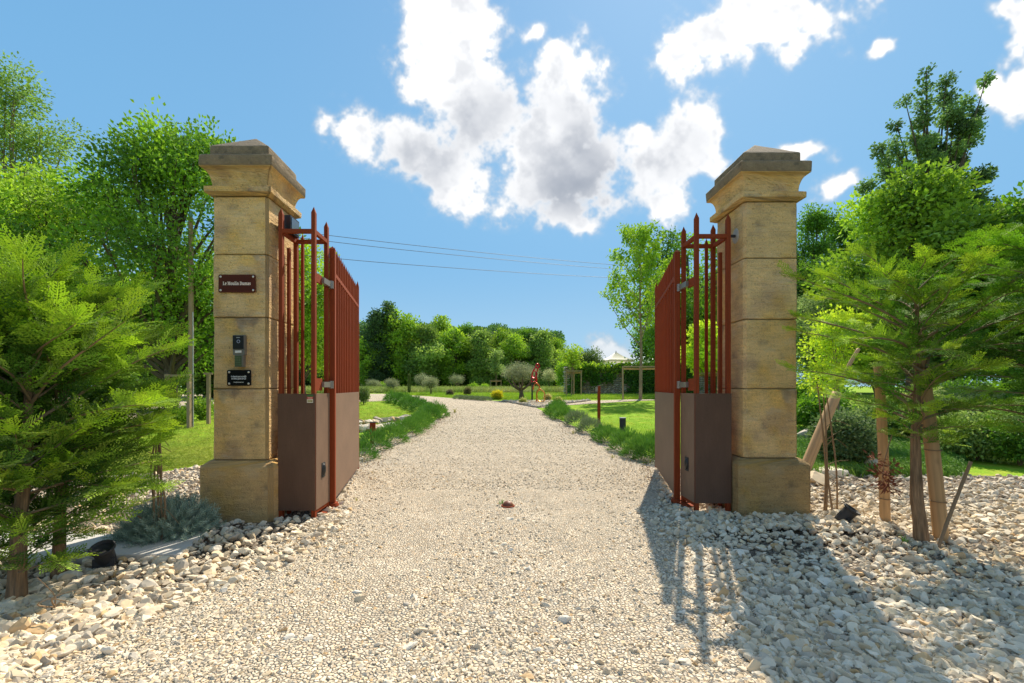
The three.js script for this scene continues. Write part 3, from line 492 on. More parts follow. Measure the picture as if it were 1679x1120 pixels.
{
  const t = thing('gate_stop', 'small rusty domed gate stop in the middle of the gravel drive', 'gate stop', 0.075, 0, -3.96);
  const g = new THREE.SphereGeometry(0.058, 16, 8, 0, 6.2832, 0, Math.PI / 2); g.scale(1, 1.05, 0.9); part(t, 'dome', g, new THREE.MeshStandardMaterial({ map: rustTex, roughness: 0.5, color: C(0.75, 1.3, 2) })); part(t, 'base_ring', new THREE.CylinderGeometry(0.064, 0.066, 0.024, 16).translate(0, 0.008, 0), MAT.rust);
}

// ───────────────────────── conifers beside the gate ─────────────────────────
function sprayGeo(seed) {                                     // flat feathery frond of a cypress, 1 long
  const r = mulberry(seed), g = new GB(), up = V(0, 1, 0), q = (a, b) => a + (b - a) * r();
  const shoot = (p, dir, len, lvl) => {
    const side = up.clone().cross(dir).normalize(), n = lvl ? Math.max(3, Math.round(len * 21)) : 16;
    g.blade(p, dir, len, lvl ? 0.017 : 0.016, side, 0);
    for (let i = 1; i < n; i++) {
      const t = i / n, s = i % 2 ? 1 : -1, pp = p.clone().addScaledVector(dir, len * t);
      const dd = dir.clone().multiplyScalar(q(0.75, 1.05)).addScaledVector(side, s * q(0.6, 0.85)).addScaledVector(up, q(-0.1, 0.16)).normalize();
      const l = lvl === 0 ? len * (0.46 - 0.30 * t) * q(0.75, 1.2) : q(0.035, 0.065) * (1 - 0.35 * t);
      if (lvl === 0) shoot(pp.addScaledVector(up, -0.05 * t * t), dd, l, 1); else g.blade(pp, dd, l * 1.5, 0.024, up.clone().cross(dd).lerp(up, q(-0.5, 0.5)).normalize(), 0.1);
    }
  };
  shoot(V(0, 0, 0), V(1, 0, 0), 1, 0);
  return g.geo();
}
const SPRAY = [sprayGeo(3)];
const sprayMat = leafMat(C(1, 1, 1), 0.42);
function conifer(o) {
  const { x, d, H, R, bare, n, label, colA, colB, lean = 0, rise = 0.45, fill = 1, trunkR = 0.035 } = o;
  const t = thing('young_conifer', label, 'tree', x, 0, -d), tip = V(lean, H, 0);
  const at = (k) => V(lean * k * k + 0.02 * Math.sin(k * 6 + x), H * k, 0.02 * Math.sin(k * 5 + d));
  part(t, 'trunk', tube([at(0).setY(-0.05), at(0.2), at(0.45), at(0.7), at(0.95)], trunkR, 0.006, 9, 18, 0.25), MAT.barkRed);
  const mats = [], cols = [], wood = [];
  for (let i = 0; i < n; i++) {
    const k = lerp(bare / H, 0.985, Math.pow((i + rr(-1.5, 2.5)) < 0 ? 0.01 : Math.min(1, (i + rr(0, 2)) / n), 0.85)), az = i * 2.39996 + rr(-0.4, 0.4), prof = o.prof(clamp((k - bare / H) / (1 - bare / H), 0, 1));
    const L = R * prof * (0.55 + 0.75 * rnd()), p0 = at(k), out = V(Math.cos(az), 0, Math.sin(az)), rs = rise * rr(0.5, 1.4) * (0.5 + k);
    const pt = (s) => p0.clone().addScaledVector(out, L * s).add(V(0, L * (rs * s - (o.droop || 0) * s * s), 0)).add(V(0.05 * L * Math.sin(s * 5 + i), 0, 0.05 * L * Math.cos(s * 4 + i)));
    wood.push(tube([pt(0), pt(0.35), pt(0.7), pt(0.95)], 0.0085 * Math.max(0.5, L / 0.6), 0.0018, 5, 8));
    const m = Math.max(6, Math.round(L / 0.019 * fill)), shade = rr(0.8, 1.15);
    for (let j = 0; j < m; j++) {
      const s = lerp(0.14, 1, Math.pow(j / (m - 1), 0.9)), p = pt(s), tan = pt(Math.min(1.02, s + 0.03)).sub(pt(s - 0.03)).normalize();
      const sd = V(0, 1, 0).cross(tan).normalize(), sg = j % 2 ? 1 : -1, last = j > m - 3;
      const dir = tan.clone().multiplyScalar(1).addScaledVector(sd, last ? rr(-0.25, 0.25) : sg * rr(0.3, 1.05)).add(V(rr(-0.3, 0.3), rr(-0.25, 0.75) * (o.tilt ?? 1), rr(-0.3, 0.3))).normalize();
      const q = o.twist ?? 1, up = V(rr(-q, q), 0.75, rr(-q, q)).normalize(), sz = (o.spray || 0.2) * rr(0.7, 1.25) * lerp(1.05, 0.75, s);
      mats.push(frame(p, dir, up, sz));
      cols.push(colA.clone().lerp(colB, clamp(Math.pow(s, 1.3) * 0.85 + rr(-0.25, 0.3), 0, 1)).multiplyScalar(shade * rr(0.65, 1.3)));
    }
  }
  part(t, 'branches', mergeGeometries(wood), MAT.twig);
  instanced(t, 'crown', SPRAY[0], sprayMat, mats, cols);
  return t;
}
rnd = mulberry(101);
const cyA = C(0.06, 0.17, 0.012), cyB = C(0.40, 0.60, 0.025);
const fullProf = (k) => 0.62 + 0.5 * Math.sin(Math.min(1, k * 1.15) * 2.2) - 0.72 * k * k * k;
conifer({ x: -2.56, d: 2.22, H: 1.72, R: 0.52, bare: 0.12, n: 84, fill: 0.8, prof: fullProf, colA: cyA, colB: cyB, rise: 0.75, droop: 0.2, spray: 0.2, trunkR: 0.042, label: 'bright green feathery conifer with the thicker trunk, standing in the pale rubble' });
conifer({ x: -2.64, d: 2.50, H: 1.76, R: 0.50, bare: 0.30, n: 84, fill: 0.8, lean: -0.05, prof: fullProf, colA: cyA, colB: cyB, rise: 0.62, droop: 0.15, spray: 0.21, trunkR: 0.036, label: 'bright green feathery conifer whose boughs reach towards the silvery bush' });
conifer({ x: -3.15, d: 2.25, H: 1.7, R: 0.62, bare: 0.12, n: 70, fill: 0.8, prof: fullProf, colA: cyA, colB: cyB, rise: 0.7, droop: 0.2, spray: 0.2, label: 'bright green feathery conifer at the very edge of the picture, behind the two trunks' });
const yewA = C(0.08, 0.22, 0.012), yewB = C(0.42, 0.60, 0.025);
const openProf = (k) => (k < 0.12 ? 0.55 : 1) * (0.75 + 0.42 * Math.sin(Math.min(1, k * 1.1) * 2.5) - 0.5 * k * k * k);
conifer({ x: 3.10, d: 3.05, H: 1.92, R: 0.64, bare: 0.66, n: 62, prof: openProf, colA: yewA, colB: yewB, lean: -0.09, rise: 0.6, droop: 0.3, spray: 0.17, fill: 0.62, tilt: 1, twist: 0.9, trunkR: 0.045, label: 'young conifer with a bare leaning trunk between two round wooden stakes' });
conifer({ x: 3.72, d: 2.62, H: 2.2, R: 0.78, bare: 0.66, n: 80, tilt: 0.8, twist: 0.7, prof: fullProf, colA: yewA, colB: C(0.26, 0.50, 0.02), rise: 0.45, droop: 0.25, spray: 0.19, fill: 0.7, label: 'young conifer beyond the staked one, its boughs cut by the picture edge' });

// ───────────────────────── broadleaf trees ─────────────────────────
function leafCluster(seed, n, spread, len, w, flat = 1) {
  const r = mulberry(seed), g = new GB(), q = (a, b) => a + (b - a) * r();
  for (let i = 0; i < n; i++) {
    const p = V(q(-1, 1), q(-1, 1) * flat, q(-1, 1)).multiplyScalar(spread), dir = p.clone().add(V(q(-0.6, 0.6), q(-0.5, 0.5), q(-0.6, 0.6)).multiplyScalar(spread)).normalize();
    g.blade(p, dir, len * q(0.7, 1.2), w * q(0.8, 1.15), V(q(-1, 1), q(-0.5, 0.5), q(-1, 1)), q(0.05, 0.5));
  }
  return g.geo();
}
const LEAF = {
  oak: leafCluster(1, 17, 0.27, 0.105, 0.031), small: leafCluster(2, 18, 0.2, 0.065, 0.019), far: leafCluster(3, 16, 0.62, 0.40, 0.15), mid: leafCluster(4, 16, 0.34, 0.20, 0.07),
  maple: leafCluster(5, 13, 0.23, 0.12, 0.042), olive: leafCluster(6, 26, 0.13, 0.075, 0.010), sap: leafCluster(7, 10, 0.16, 0.17, 0.06), bush: leafCluster(8, 18, 0.1, 0.05, 0.016), ivy: leafCluster(9, 12, 0.16, 0.12, 0.055), poplar: leafCluster(10, 18, 0.25, 0.16, 0.068),
};
const foliage = leafMat(C(1.55, 1.5, 1.2), 0.5), foliageDull = leafMat(C(1.3, 1.3, 1.3), 0.3);
function crownShape(y0, H, rx, rz, shape) {
  return (n, pr) => {
    const L = [];
    for (let i = 0; i < n; i++) {
      const t = (i + 0.5) / n, u = rnd(), a = i * 2.39996 + rr(-0.5, 0.5);
      let k = Math.pow(rnd(), shape === 'cone' ? 1.3 : 0.95), w = shape === 'cone' ? 1 - k * 0.85 : shape === 'column' ? Math.sin(Math.PI * (0.12 + 0.8 * k)) : Math.sqrt(Math.max(0.05, 1 - (2 * k - 1) ** 2));
      const q = w * lerp(0.2, 0.95, Math.sqrt(u)) * (0.82 + 0.7 * perlin.noise(Math.cos(a) * 1.3 + rx * 7, k * 2.6 + H, Math.sin(a) * 1.3));
      L.push([V(Math.cos(a) * rx * q, lerp(y0 + pr * 0.6, H - pr * 0.5, k) * (shape ? 1 : 1 - 0.12 * w * Math.abs(perlin.noise(a * 1.7, H, rx)) * 2), Math.sin(a) * rz * q), pr * rr(0.65, 1.3)]);
    }
    return L;
  };
}
function tree(o) {
  const { x, d, H, y0, rx, rz = rx, puffs = 24, pr, n, leaf, colA, colB, trunkR = 0.14, label, name = 'broadleaf_tree', category = 'tree', bark = MAT.bark, shape, lean = 0, leafSize = 1, group, m = foliage, gap = 0.35, limbs = true } = o;
  const t = thing(name, label, category, x, h(d) - 0.05, -d, group), L = o.puffList || crownShape(y0, H, rx, rz, shape)(puffs, pr);
  const at = (k) => V(lean * k * k + 0.12 * trunkR * 6 * Math.sin(k * 4 + x), H * k, 0.1 * trunkR * 6 * Math.sin(k * 3 + d));
  const top = o.trunkTop ?? 0.8, wood = [tube([at(0), at(0.12), at(top * 0.5), at(top)], trunkR, trunkR * 0.22, 9, 14, 0.25)];
  if (limbs) for (const [c, r] of L) {
    const k = clamp((c.y / H) * rr(0.35, 0.75), 0.1, top), a = at(k), e = c.clone().add(V(lean * (c.y / H) ** 2, 0, 0)), mid = a.clone().lerp(e, 0.5).add(V(rr(-0.1, 0.1), rr(0, 0.12), rr(-0.1, 0.1)).multiplyScalar(r * 1.5)), r0 = trunkR * (0.42 - 0.25 * k);
    wood.push(tube([a, mid, e], r0, r0 * 0.2, 5, 7));
    for (let j = 0; j < 3; j++) { const b = e.clone().add(V(rr(-1, 1), rr(-0.3, 1), rr(-1, 1)).multiplyScalar(r * 0.8)); wood.push(tube([mid.clone().lerp(e, 0.6), e.clone().lerp(b, 0.5).add(V(0, r * 0.1, 0)), b], r0 * 0.3, r0 * 0.08, 4, 4)); }
  }
  part(t, 'trunk', mergeGeometries(wood), bark);
  const mats = [], cols = [], per = n / L.reduce((s, a) => s + a[1] * a[1], 0);
  for (const [c0, r] of L) {
    const c = c0.clone().add(V(lean * (c0.y / H) ** 2, 0, 0)), tone = rnd(), cnt = Math.round(per * r * r);
    for (let i = 0; i < cnt; i++) {
      const v = V(rr(-1, 1), rr(-1, 1), rr(-1, 1)); if (v.lengthSq() > 1 || v.lengthSq() < 0.05) { i -= rnd() < 0.9 ? 1 : 0; continue; }
      const l = v.length(), q = lerp(l, Math.pow(l, 0.4), 0.6) * r * (1 + 0.2 * Math.max(0, rr(-1, 1)) ** 2); v.multiplyScalar(q / l); v.y *= 0.78;
      if (perlin.noise((c.x + v.x) * 1.7 / pr + 5, (c.y + v.y) * 1.7 / pr, (c.z + v.z) * 1.7 / pr + x) < -gap) continue;
      v.add(c); mats.push(mtx(v, rnd() * 6.28, rr(-0.8, 0.8), rr(-0.8, 0.8), leafSize * rr(0.7, 1.3)));
      cols.push(colA.clone().lerp(colB, clamp(tone * 0.6 + rr(0, 0.45), 0, 1)).multiplyScalar(rr(0.75, 1.25) * (0.8 + 0.4 * tone)));
    }
  }
  instanced(t, 'crown', leaf, m, mats, cols);
  return t;
}
rnd = mulberry(211);
const g1 = C(0.055, 0.15, 0.012), g2 = C(0.15, 0.30, 0.022), y1 = C(0.14, 0.28, 0.015), y2 = C(0.30, 0.44, 0.03), dk1 = C(0.03, 0.085, 0.014), dk2 = C(0.085, 0.17, 0.025), bl1 = C(0.035, 0.10, 0.03), bl2 = C(0.11, 0.21, 0.06);
const T = (px, d) => gx(px, d), topOf = (py, d) => gy(py, d) - h(d);
// beyond the plaque pillar
tree({ x: T(282, 11), d: 11, H: topOf(205, 11), y0: 1.5, rx: 2.9, rz: 2.6, puffs: 70, pr: 0.58, n: 3700, leaf: LEAF.oak, colA: C(0.05, 0.15, 0.012), colB: C(0.22, 0.38, 0.025), trunkR: 0.19, lean: 0, gap: 0.2, label: 'big spreading oak behind the grey pole, its dark limbs showing through' });
tree({ x: T(60, 11.5), d: 11.5, H: topOf(282, 11.5), y0: 1.6, rx: 2.9, rz: 2.4, puffs: 56, pr: 0.6, n: 3200, leaf: LEAF.oak, colA: g1, colB: y2, trunkR: 0.17, gap: 0.12, label: 'lower yellow green broadleaf tree above the feathery conifers' });
tree({ x: T(20, 15), d: 15, H: topOf(118, 15), y0: 3.5, rx: 2.3, rz: 2.0, puffs: 46, pr: 0.7, n: 3600, leaf: LEAF.small, leafSize: 1.6, colA: C(0.09, 0.19, 0.03), colB: C(0.24, 0.36, 0.08), trunkR: 0.13, bark: MAT.barkPale, gap: 0.05, shape: 'column', label: 'tall airy birch with fine pale leaves at the picture edge' });
tree({ x: T(500, 19), d: 19, H: topOf(395, 19), y0: 1.2, rx: 1.9, puffs: 24, pr: 0.75, n: 2600, leaf: LEAF.oak, leafSize: 1.2, colA: y1, colB: y2, trunkR: 0.12, gap: 0.15, label: 'yellow green tree seen through the bars of the gate cage by the plaque pillar' });
for (const [px, d, ty, rx, lab] of [[120, 26, 430, 4.2, 'dark green tree low behind the conifers, near the picture edge'], [270, 30, 470, 4.5, 'dark green tree low behind the oak and grey pole'], [420, 34, 520, 4, 'broadleaf tree hidden mostly by the plaque pillar'], [350, 22, 540, 2.4, 'bushy tree close behind the plaque pillar, above the far gravel']])
  tree({ x: T(px, d), d, H: topOf(ty, d), y0: 0.6, rx, puffs: 26, pr: rx * 0.33, n: 1700, leaf: LEAF.mid, colA: dk1, colB: g2, trunkR: 0.2, gap: 0.4, label: lab });
// beyond the plain pillar
tree({ x: T(1500, 11), d: 11, H: topOf(296, 11), y0: 2.5, rx: 2.25, rz: 2.0, puffs: 50, pr: 0.46, n: 3000, leaf: LEAF.maple, colA: C(0.06, 0.15, 0.015), colB: C(0.26, 0.40, 0.03), trunkR: 0.13, gap: 0.3, label: 'round bright yellow green maple in front of the tall poplar' });
{ // tall poplar: several leaning leaders
  const d = 25, H = topOf(112, d), L = []; for (const [dx, top, w] of [[-3.0, 15.2, 0.62], [-1.9, 17.5, 0.62], [-0.7, 19.2, 0.66], [1.3, 19.6, 0.74], [3.2, 19.7, 0.62], [3.3, 13.6, 0.62], [0.4, 16.6, 1.1], [-1.2, 15.2, 1.05], [1.9, 16.4, 1.05], [0.6, 13, 1.3]]) for (let y = 2; y < top * H / 19.4 - 0.4; y += 0.85) { const k = y / top; L.push([V(dx * (0.62 + 0.38 * k) + rr(-0.22, 0.22), y, rr(-0.9, 0.9)), w * rr(0.6, 1.0) * (1 - 0.6 * k * k)]); }
  tree({ x: T(1520, d), d, H, y0: 1, rx: 3, puffList: L, pr: 0.9, n: 14000, leaf: LEAF.poplar, leafSize: 1.0, colA: C(0.04, 0.105, 0.033), colB: C(0.16, 0.26, 0.085), trunkR: 0.3, gap: 0.3, name: 'poplar_tree', label: 'very tall dark poplar with several upright leaders against the sky' });
}
tree({ x: T(1690, 9.5), d: 9.5, H: topOf(330, 9.5), y0: 1.2, rx: 1.5, puffs: 30, pr: 0.5, n: 2200, leaf: LEAF.maple, colA: g1, colB: y1, trunkR: 0.1, label: 'green tree at the picture edge behind the boughs of the second conifer' });
for (const [px, d, ty, rx, lab] of [[1335, 34, 345, 2.6, 'tall feathery tree just behind the plain pillar'], [1385, 36, 350, 2.4, 'tall feathery tree between the plain pillar and the maple']])
  tree({ x: T(px, d), d, H: topOf(ty, d), y0: 2, rx, puffs: 34, pr: 0.9, n: 2200, leaf: LEAF.mid, leafSize: 0.85, colA: g1, colB: y1, trunkR: 0.22, gap: 0.1, shape: 'column', name: 'poplar_tree', label: lab });
tree({ x: T(1345, 13), d: 13, H: topOf(482, 13), y0: 1.1, rx: 1.15, puffs: 24, pr: 0.42, n: 1900, leaf: LEAF.small, colA: C(0.09, 0.17, 0.05), colB: C(0.26, 0.34, 0.14), trunkR: 0.14, gap: 0.3, label: 'rounded pale green tree with a dark trunk close beside the plain pillar' });
tree({ x: T(1372, 8.2), d: 8.2, H: topOf(515, 8.2), y0: 1.15, rx: 0.52, puffs: 11, pr: 0.22, n: 330, leaf: LEAF.small, colA: y2, colB: C(0.42, 0.52, 0.03), trunkR: 0.035, bark: MAT.barkPale, label: 'little yellow leaved tree on a thin stem beside the plain pillar' });
tree({ x: T(1440, 12), d: 12, H: topOf(425, 12), y0: 1.4, rx: 1.3, puffs: 20, pr: 0.5, n: 2200, leaf: LEAF.small, leafSize: 1.2, colA: y1, colB: C(0.3, 0.42, 0.08), trunkR: 0.08, gap: 0.05, label: 'light green small leaved tree between the round pale tree and the maple' });
for (const [px, d, ty, rx, lab] of [[1130, 30, 362, 5.2, 'big dense dark green tree rising behind the gate leaf by the plain pillar'], [1245, 33, 400, 5, 'big dark green tree hidden mostly by the plain pillar'], [1560, 34, 430, 5.5, 'dark green tree behind the maple, below the poplar'], [1700, 30, 420, 5, 'dark green tree behind the second conifer at the picture edge'], [1450, 32, 500, 4, 'dark low tree in the shade under the maple']])
  tree({ x: T(px, d), d, H: topOf(ty, d), y0: 1, rx, puffs: 40, pr: rx * 0.27, n: 3600, leaf: LEAF.mid, colA: dk1, colB: g2, trunkR: 0.3, gap: 0.35, label: lab });
// far wood
rnd = mulberry(307);
{
  const protos = [[12.5, 4.4, C(0.07, 0.18, 0.015), y2], [13, 4.8, C(0.05, 0.12, 0.016), y1], [11, 4.2, C(0.08, 0.17, 0.03), C(0.26, 0.36, 0.08)], [12, 4.6, C(0.05, 0.13, 0.016), y2]].map(([H, rx, a, b], k) => tree({ x: -400, d: 80, H, y0: 0.8, rx, puffs: 44, pr: 1.05, n: 1000, leaf: LEAF.far, colA: a, colB: b, trunkR: 0.3, gap: 0.3, name: 'wood_tree', label: 'leafy tree in the front row of the dense far wood', group: 'trees along the edge of the far wood' }));
  const row = [[648, 73, 507], [668, 78, 527], [693, 72, 536], [716, 80, 522], [742, 74, 538], [768, 79, 535], [792, 73, 545], [818, 77, 541], [842, 74, 549], [868, 79, 541], [893, 74, 545], [909, 78, 556], [600, 70, 552], [560, 74, 545], [525, 80, 560]];
  row.forEach(([px, d, ty], i) => { const p = protos[i % 4], o = i < 4 ? p : copyOf(p), H = topOf(ty, d), s = H / [12.5, 13, 11, 12][i % 4]; o.position.set(T(px, d), h(d) - 0.1, -d); o.rotation.y = rnd() * 6.28; o.scale.set(s * rr(0.9, 1.15), s, s * rr(0.9, 1.15)); });
  for (const [px, d, ty, w, lab] of [[613, 70, 510, 1.5, 'slim dark poplar at the end of the far wood, the shorter of two'], [634, 72, 497, 1.8, 'slim dark poplar rising above the far wood, the taller of two']])
    tree({ x: T(px, d), d, H: topOf(ty, d), y0: 0.8, rx: w, puffs: 30, pr: 0.95, n: 1000, leaf: LEAF.far, leafSize: 0.8, colA: C(0.03, 0.075, 0.03), colB: C(0.075, 0.14, 0.05), trunkR: 0.2, shape: 'column', name: 'poplar_tree', label: lab });
  // the mass of trees behind
  const mats = [], cols = [];
  for (let i = 0; i < 420; i++) {
    const px = rr(520, 915), d = rr(86, 112), ty = 533 + 14 * fbm(px / 22, 3, 3) + (px - 760) * 0.045, H = topOf(ty, d) * (rnd() < 0.25 ? 0.6 : 1), q = rr(0.6, 1);
    for (let j = 0; j < 34; j++) { const y = H * lerp(0.3, 1, Math.sqrt(rnd())), a = rnd() * 6.28, r = rr(0, 2.2) * (1.1 - 0.75 * y / H); mats.push(mtx(V(T(px, d) + Math.cos(a) * r, h(d) + y, -d + Math.sin(a) * r), rnd() * 6.28, rr(-0.7, 0.7), rr(-0.7, 0.7), rr(0.9, 1.5))); cols.push(bl1.clone().lerp(bl2, rnd() * q)); }
  }
  for (let i = 0; i < 9000; i++) { const px = rr(470, 905), d = rr(82, 86); mats.push(mtx(V(T(px, d), h(d) + rr(0, 5.5), -d), rnd() * 6.28, rr(-0.7, 0.7), rr(-0.7, 0.7), rr(1.0, 1.7))); cols.push(dk1.clone().lerp(dk2, rnd())); }
  const w = instanced(null, 'woods', LEAF.far, foliage, mats, cols); w.userData.label = 'far wood behind the front row of trees, its crowns merging';
}

// ───────────────────────── garden: saplings, olives, shrubs, borders ─────────────────────────
rnd = mulberry(401);
function plank(len, w, t) { return new THREE.BoxGeometry(w, len, t); }
function support(label, x, d, half, top, depth = 0.25) {      // posts and rails round a young tree
  const t = thing('tree_support', label, 'tree support', x, h(d), -d);
  for (const [sx, sz] of [[-1, 0.3], [1, 0.3], [0.15, -1]]) { const g = tube([V(sx * half, -0.1, sz * depth), V(sx * half * 1.01, top * 0.5, sz * depth), V(sx * half * 1.02, top, sz * depth)], 0.038, 0.036, 9, 6); part(t, 'post', g, MAT.woodGrey); }
  part(t, 'rail', box(half * 2 + 0.12, 0.065, 0.03, 0, top - 0.03, 0.3 * depth + 0.06), MAT.woodGrey);
  for (const s of [-1, 1]) { const g = box(0.03, 0.08, Math.hypot(half * (1 - s * 0.15), depth * 1.3), 0, top - 0.13, 0), m = part(t, 'rail', g, MAT.wood); m.position.set((s * half + 0.15 * half) / 2, 0, -0.35 * depth); m.rotation.y = Math.atan2(s * half - 0.15 * half, 1.3 * depth); }
  return t;
}
function sapling(o) {                                        // ascending thin limbs with loose leaves
  const { x, d, H, label, n, limb, colA, colB } = o, t = thing('sapling', label, 'tree', x, h(d), -d), wood = [tube([V(0, -0.1, 0), V(0.04, H * 0.3, 0), V(-0.03, H * 0.6, 0.02), V(0.02, H, 0)], 0.075 * o.k, 0.01, 8, 16, 0.1)], mats = [], cols = [];
  const leaves = (p, c, r) => { for (let j = 0; j < c; j++) { mats.push(mtx(p.clone().add(V(rr(-r, r), rr(-r, r), rr(-r, r))), rnd() * 6.28, rr(-0.6, 0.6), rr(-0.6, 0.6), o.ls * rr(0.7, 1.2))); cols.push(colA.clone().lerp(colB, rnd())); } };
  for (let i = 0; i < limb; i++) {
    const k = lerp(o.low, 0.93, (i + 0.5) / limb), az = i * 2.4 + o.turn, L = o.spread * (1 - 0.72 * (k - o.low) / (1 - o.low)) * rr(0.75, 1.15), p0 = V(0, H * k, 0), out = V(Math.cos(az), 0, Math.sin(az)), lift = rr(0.9, 1.5);
    const pt = (s) => p0.clone().addScaledVector(out, L * s).add(V(0, L * lift * Math.pow(s, 1.25), 0));
    wood.push(tube([pt(0), pt(0.4), pt(0.75), pt(1)], 0.028 * o.k * (1.15 - k), 0.004, 5, 8));
    for (let j = 0; j < 5; j++) { const s = rr(0.3, 0.95), a = pt(s), b = a.clone().add(V(rr(-1, 1), rr(0, 0.9), rr(-1, 1)).multiplyScalar(L * 0.24)); wood.push(tube([a, b], 0.007 * o.k, 0.003, 4, 2)); leaves(b, Math.round(n / limb / 8), 0.14 * o.ls); leaves(a.clone().lerp(b, 0.55), Math.round(n / limb / 14), 0.1 * o.ls); }
    leaves(pt(1), Math.round(n / limb / 6), 0.12 * o.ls);
  }
  leaves(V(0, H * 0.96, 0), Math.round(n / 24), 0.22);
  part(t, 'trunk', mergeGeometries(wood), MAT.barkPale); instanced(t, 'crown', LEAF.sap, foliage, mats, cols); return t;
}
sapling({ x: T(1050, 20), d: 20, H: topOf(372, 20), low: 0.3, limb: 26, spread: 2.1, turn: 3.0, n: 620, k: 1.2, ls: 0.82, colA: y1, colB: y2, label: 'tall young tree with thin ascending limbs, held by a wooden frame on the lawn' });
support('wooden frame of posts and rails round the tall young tree on the lawn', T(1048, 20), 20, 0.8, 1.62);
tree({ x: T(938.5, 24), d: 24, H: topOf(562, 24), y0: 1.75, rx: 0.62, puffs: 14, pr: 0.32, n: 150, leaf: LEAF.sap, leafSize: 0.75, colA: y1, colB: C(0.34, 0.44, 0.04), trunkR: 0.055, bark: MAT.barkPale, name: 'sapling', limbs: true, gap: 0.3, label: 'short yellow green young tree in a wooden frame at the end of the ivy wall' });
support('wooden frame round the short tree at the end of the ivy wall', T(940.5, 24), 24, 0.42, 1.5);
tree({ x: T(1158, 20), d: 20, H: topOf(528, 20), y0: 1.5, rx: 1.15, puffs: 18, pr: 0.42, n: 620, leaf: LEAF.sap, colA: y2, colB: C(0.44, 0.55, 0.04), trunkR: 0.06, bark: MAT.barkPale, name: 'sapling', label: 'yellow green young tree seen through the bars of the gate cage by the plain pillar' });
support('wooden frame of posts seen through the gate cage by the plain pillar', T(1158, 20), 20, 0.5, 1.3);
tree({ x: T(813, 44), d: 44, H: topOf(568, 44), y0: 1.6, rx: 0.62, puffs: 12, pr: 0.4, n: 200, leaf: LEAF.sap, colA: C(0.12, 0.22, 0.05), colB: C(0.26, 0.34, 0.12), trunkR: 0.05, bark: MAT.barkPale, name: 'sapling', shape: 'column', label: 'thin pale young tree in front of the far wood, above the olive beside the sculpture' });
support('low wooden frame round the thin young tree in front of the far wood', T(813, 44), 44, 0.55, 1.15);
tree({ x: T(900, 40), d: 40, H: topOf(604, 40), y0: 0.9, rx: 0.36, puffs: 7, pr: 0.28, n: 160, leaf: LEAF.olive, leafSize: 1.5, colA: C(0.2, 0.24, 0.13), colB: C(0.36, 0.38, 0.24), trunkR: 0.04, name: 'sapling', label: 'small round clipped pale tree in the meadow just beyond the sculpture' });
// olives
function olive(px, base, top, w, label, bigger) {
  const d = invDepth(base), H = topOf(top, d), rx = w / F * d / 2;
  const t = thing('olive_tree', label, 'olive tree', T(px, d), h(d), -d), wood = [], mats = [], cols = [], fork = H * (bigger ? 0.3 : 0.42), k = bigger ? 0.095 : 0.04;
  wood.push(tube([V(0, -0.08, 0), V(0.03, fork * 0.5, 0), V(0, fork, 0)], k * 1.25, k, 9, 6, 0.5));
  const nl = bigger ? 6 : 4;
  for (let i = 0; i < nl; i++) { const a = i / nl * 6.28 + 0.4, q = rr(0.55, 0.8), e = V(Math.cos(a) * rx * q, H * rr(0.6, 0.74), Math.sin(a) * rx * q); wood.push(tube([V(0, fork * 0.9, 0), V(e.x * 0.6, lerp(fork, e.y, 0.35), e.z * 0.6), e], k * 0.7, k * 0.2, 6, 7, 0.4)); }
  const cnt = bigger ? 460 : 200;
  for (let i = 0; i < cnt; i++) { const a = rnd() * 6.28, u = rr(-1, 1), r = Math.pow(rnd(), 0.45), s = Math.sqrt(1 - u * u), wob = 0.85 + 0.6 * perlin.noise(Math.cos(a) * 2.4 + px, u * 2.4, Math.sin(a) * 2.4); mats.push(mtx(V(Math.cos(a) * s * r * rx * wob, H * (bigger ? 0.77 : 0.7) + u * r * H * (bigger ? 0.24 : 0.3) * wob, Math.sin(a) * s * r * rx * wob), rnd() * 6.28, rr(-1, 1), rr(-1, 1), rr(0.7, 1.3) * (bigger ? 1 : 1.1))); cols.push(C(0.13, 0.16, 0.07).lerp(C(0.38, 0.40, 0.22), rnd())); }
  part(t, 'trunk', mergeGeometries(wood), MAT.bark); instanced(t, 'crown', LEAF.olive, foliageDull, mats, cols); return t;
}
function invDepth(py) { let a = 3, b = 90; for (let i = 0; i < 60; i++) { const m = (a + b) / 2, y = CY + (EYE - h(m)) / m * F; if (y > py) a = m; else b = m; } return (a + b) / 2; }
olive(642, 644.5, 622, 24, 'small grey olive tree beside the first dark shrub at the far drive');
olive(693, 643.5, 613, 27, 'grey olive tree just past the column cypress, behind another olive');
olive(706, 647.8, 619, 24, 'grey olive tree nearest the far drive, in front of another olive');
olive(749, 640.5, 613, 26, 'single grey olive tree on the lawn behind the dark little shrub');
olive(611, 641, 623, 22, 'grey olive tree close to the end of the gate leaf by the plaque pillar');
olive(854, 656.5, 597, 66, 'large old olive tree with forked dark limbs beside the red sculpture', true);
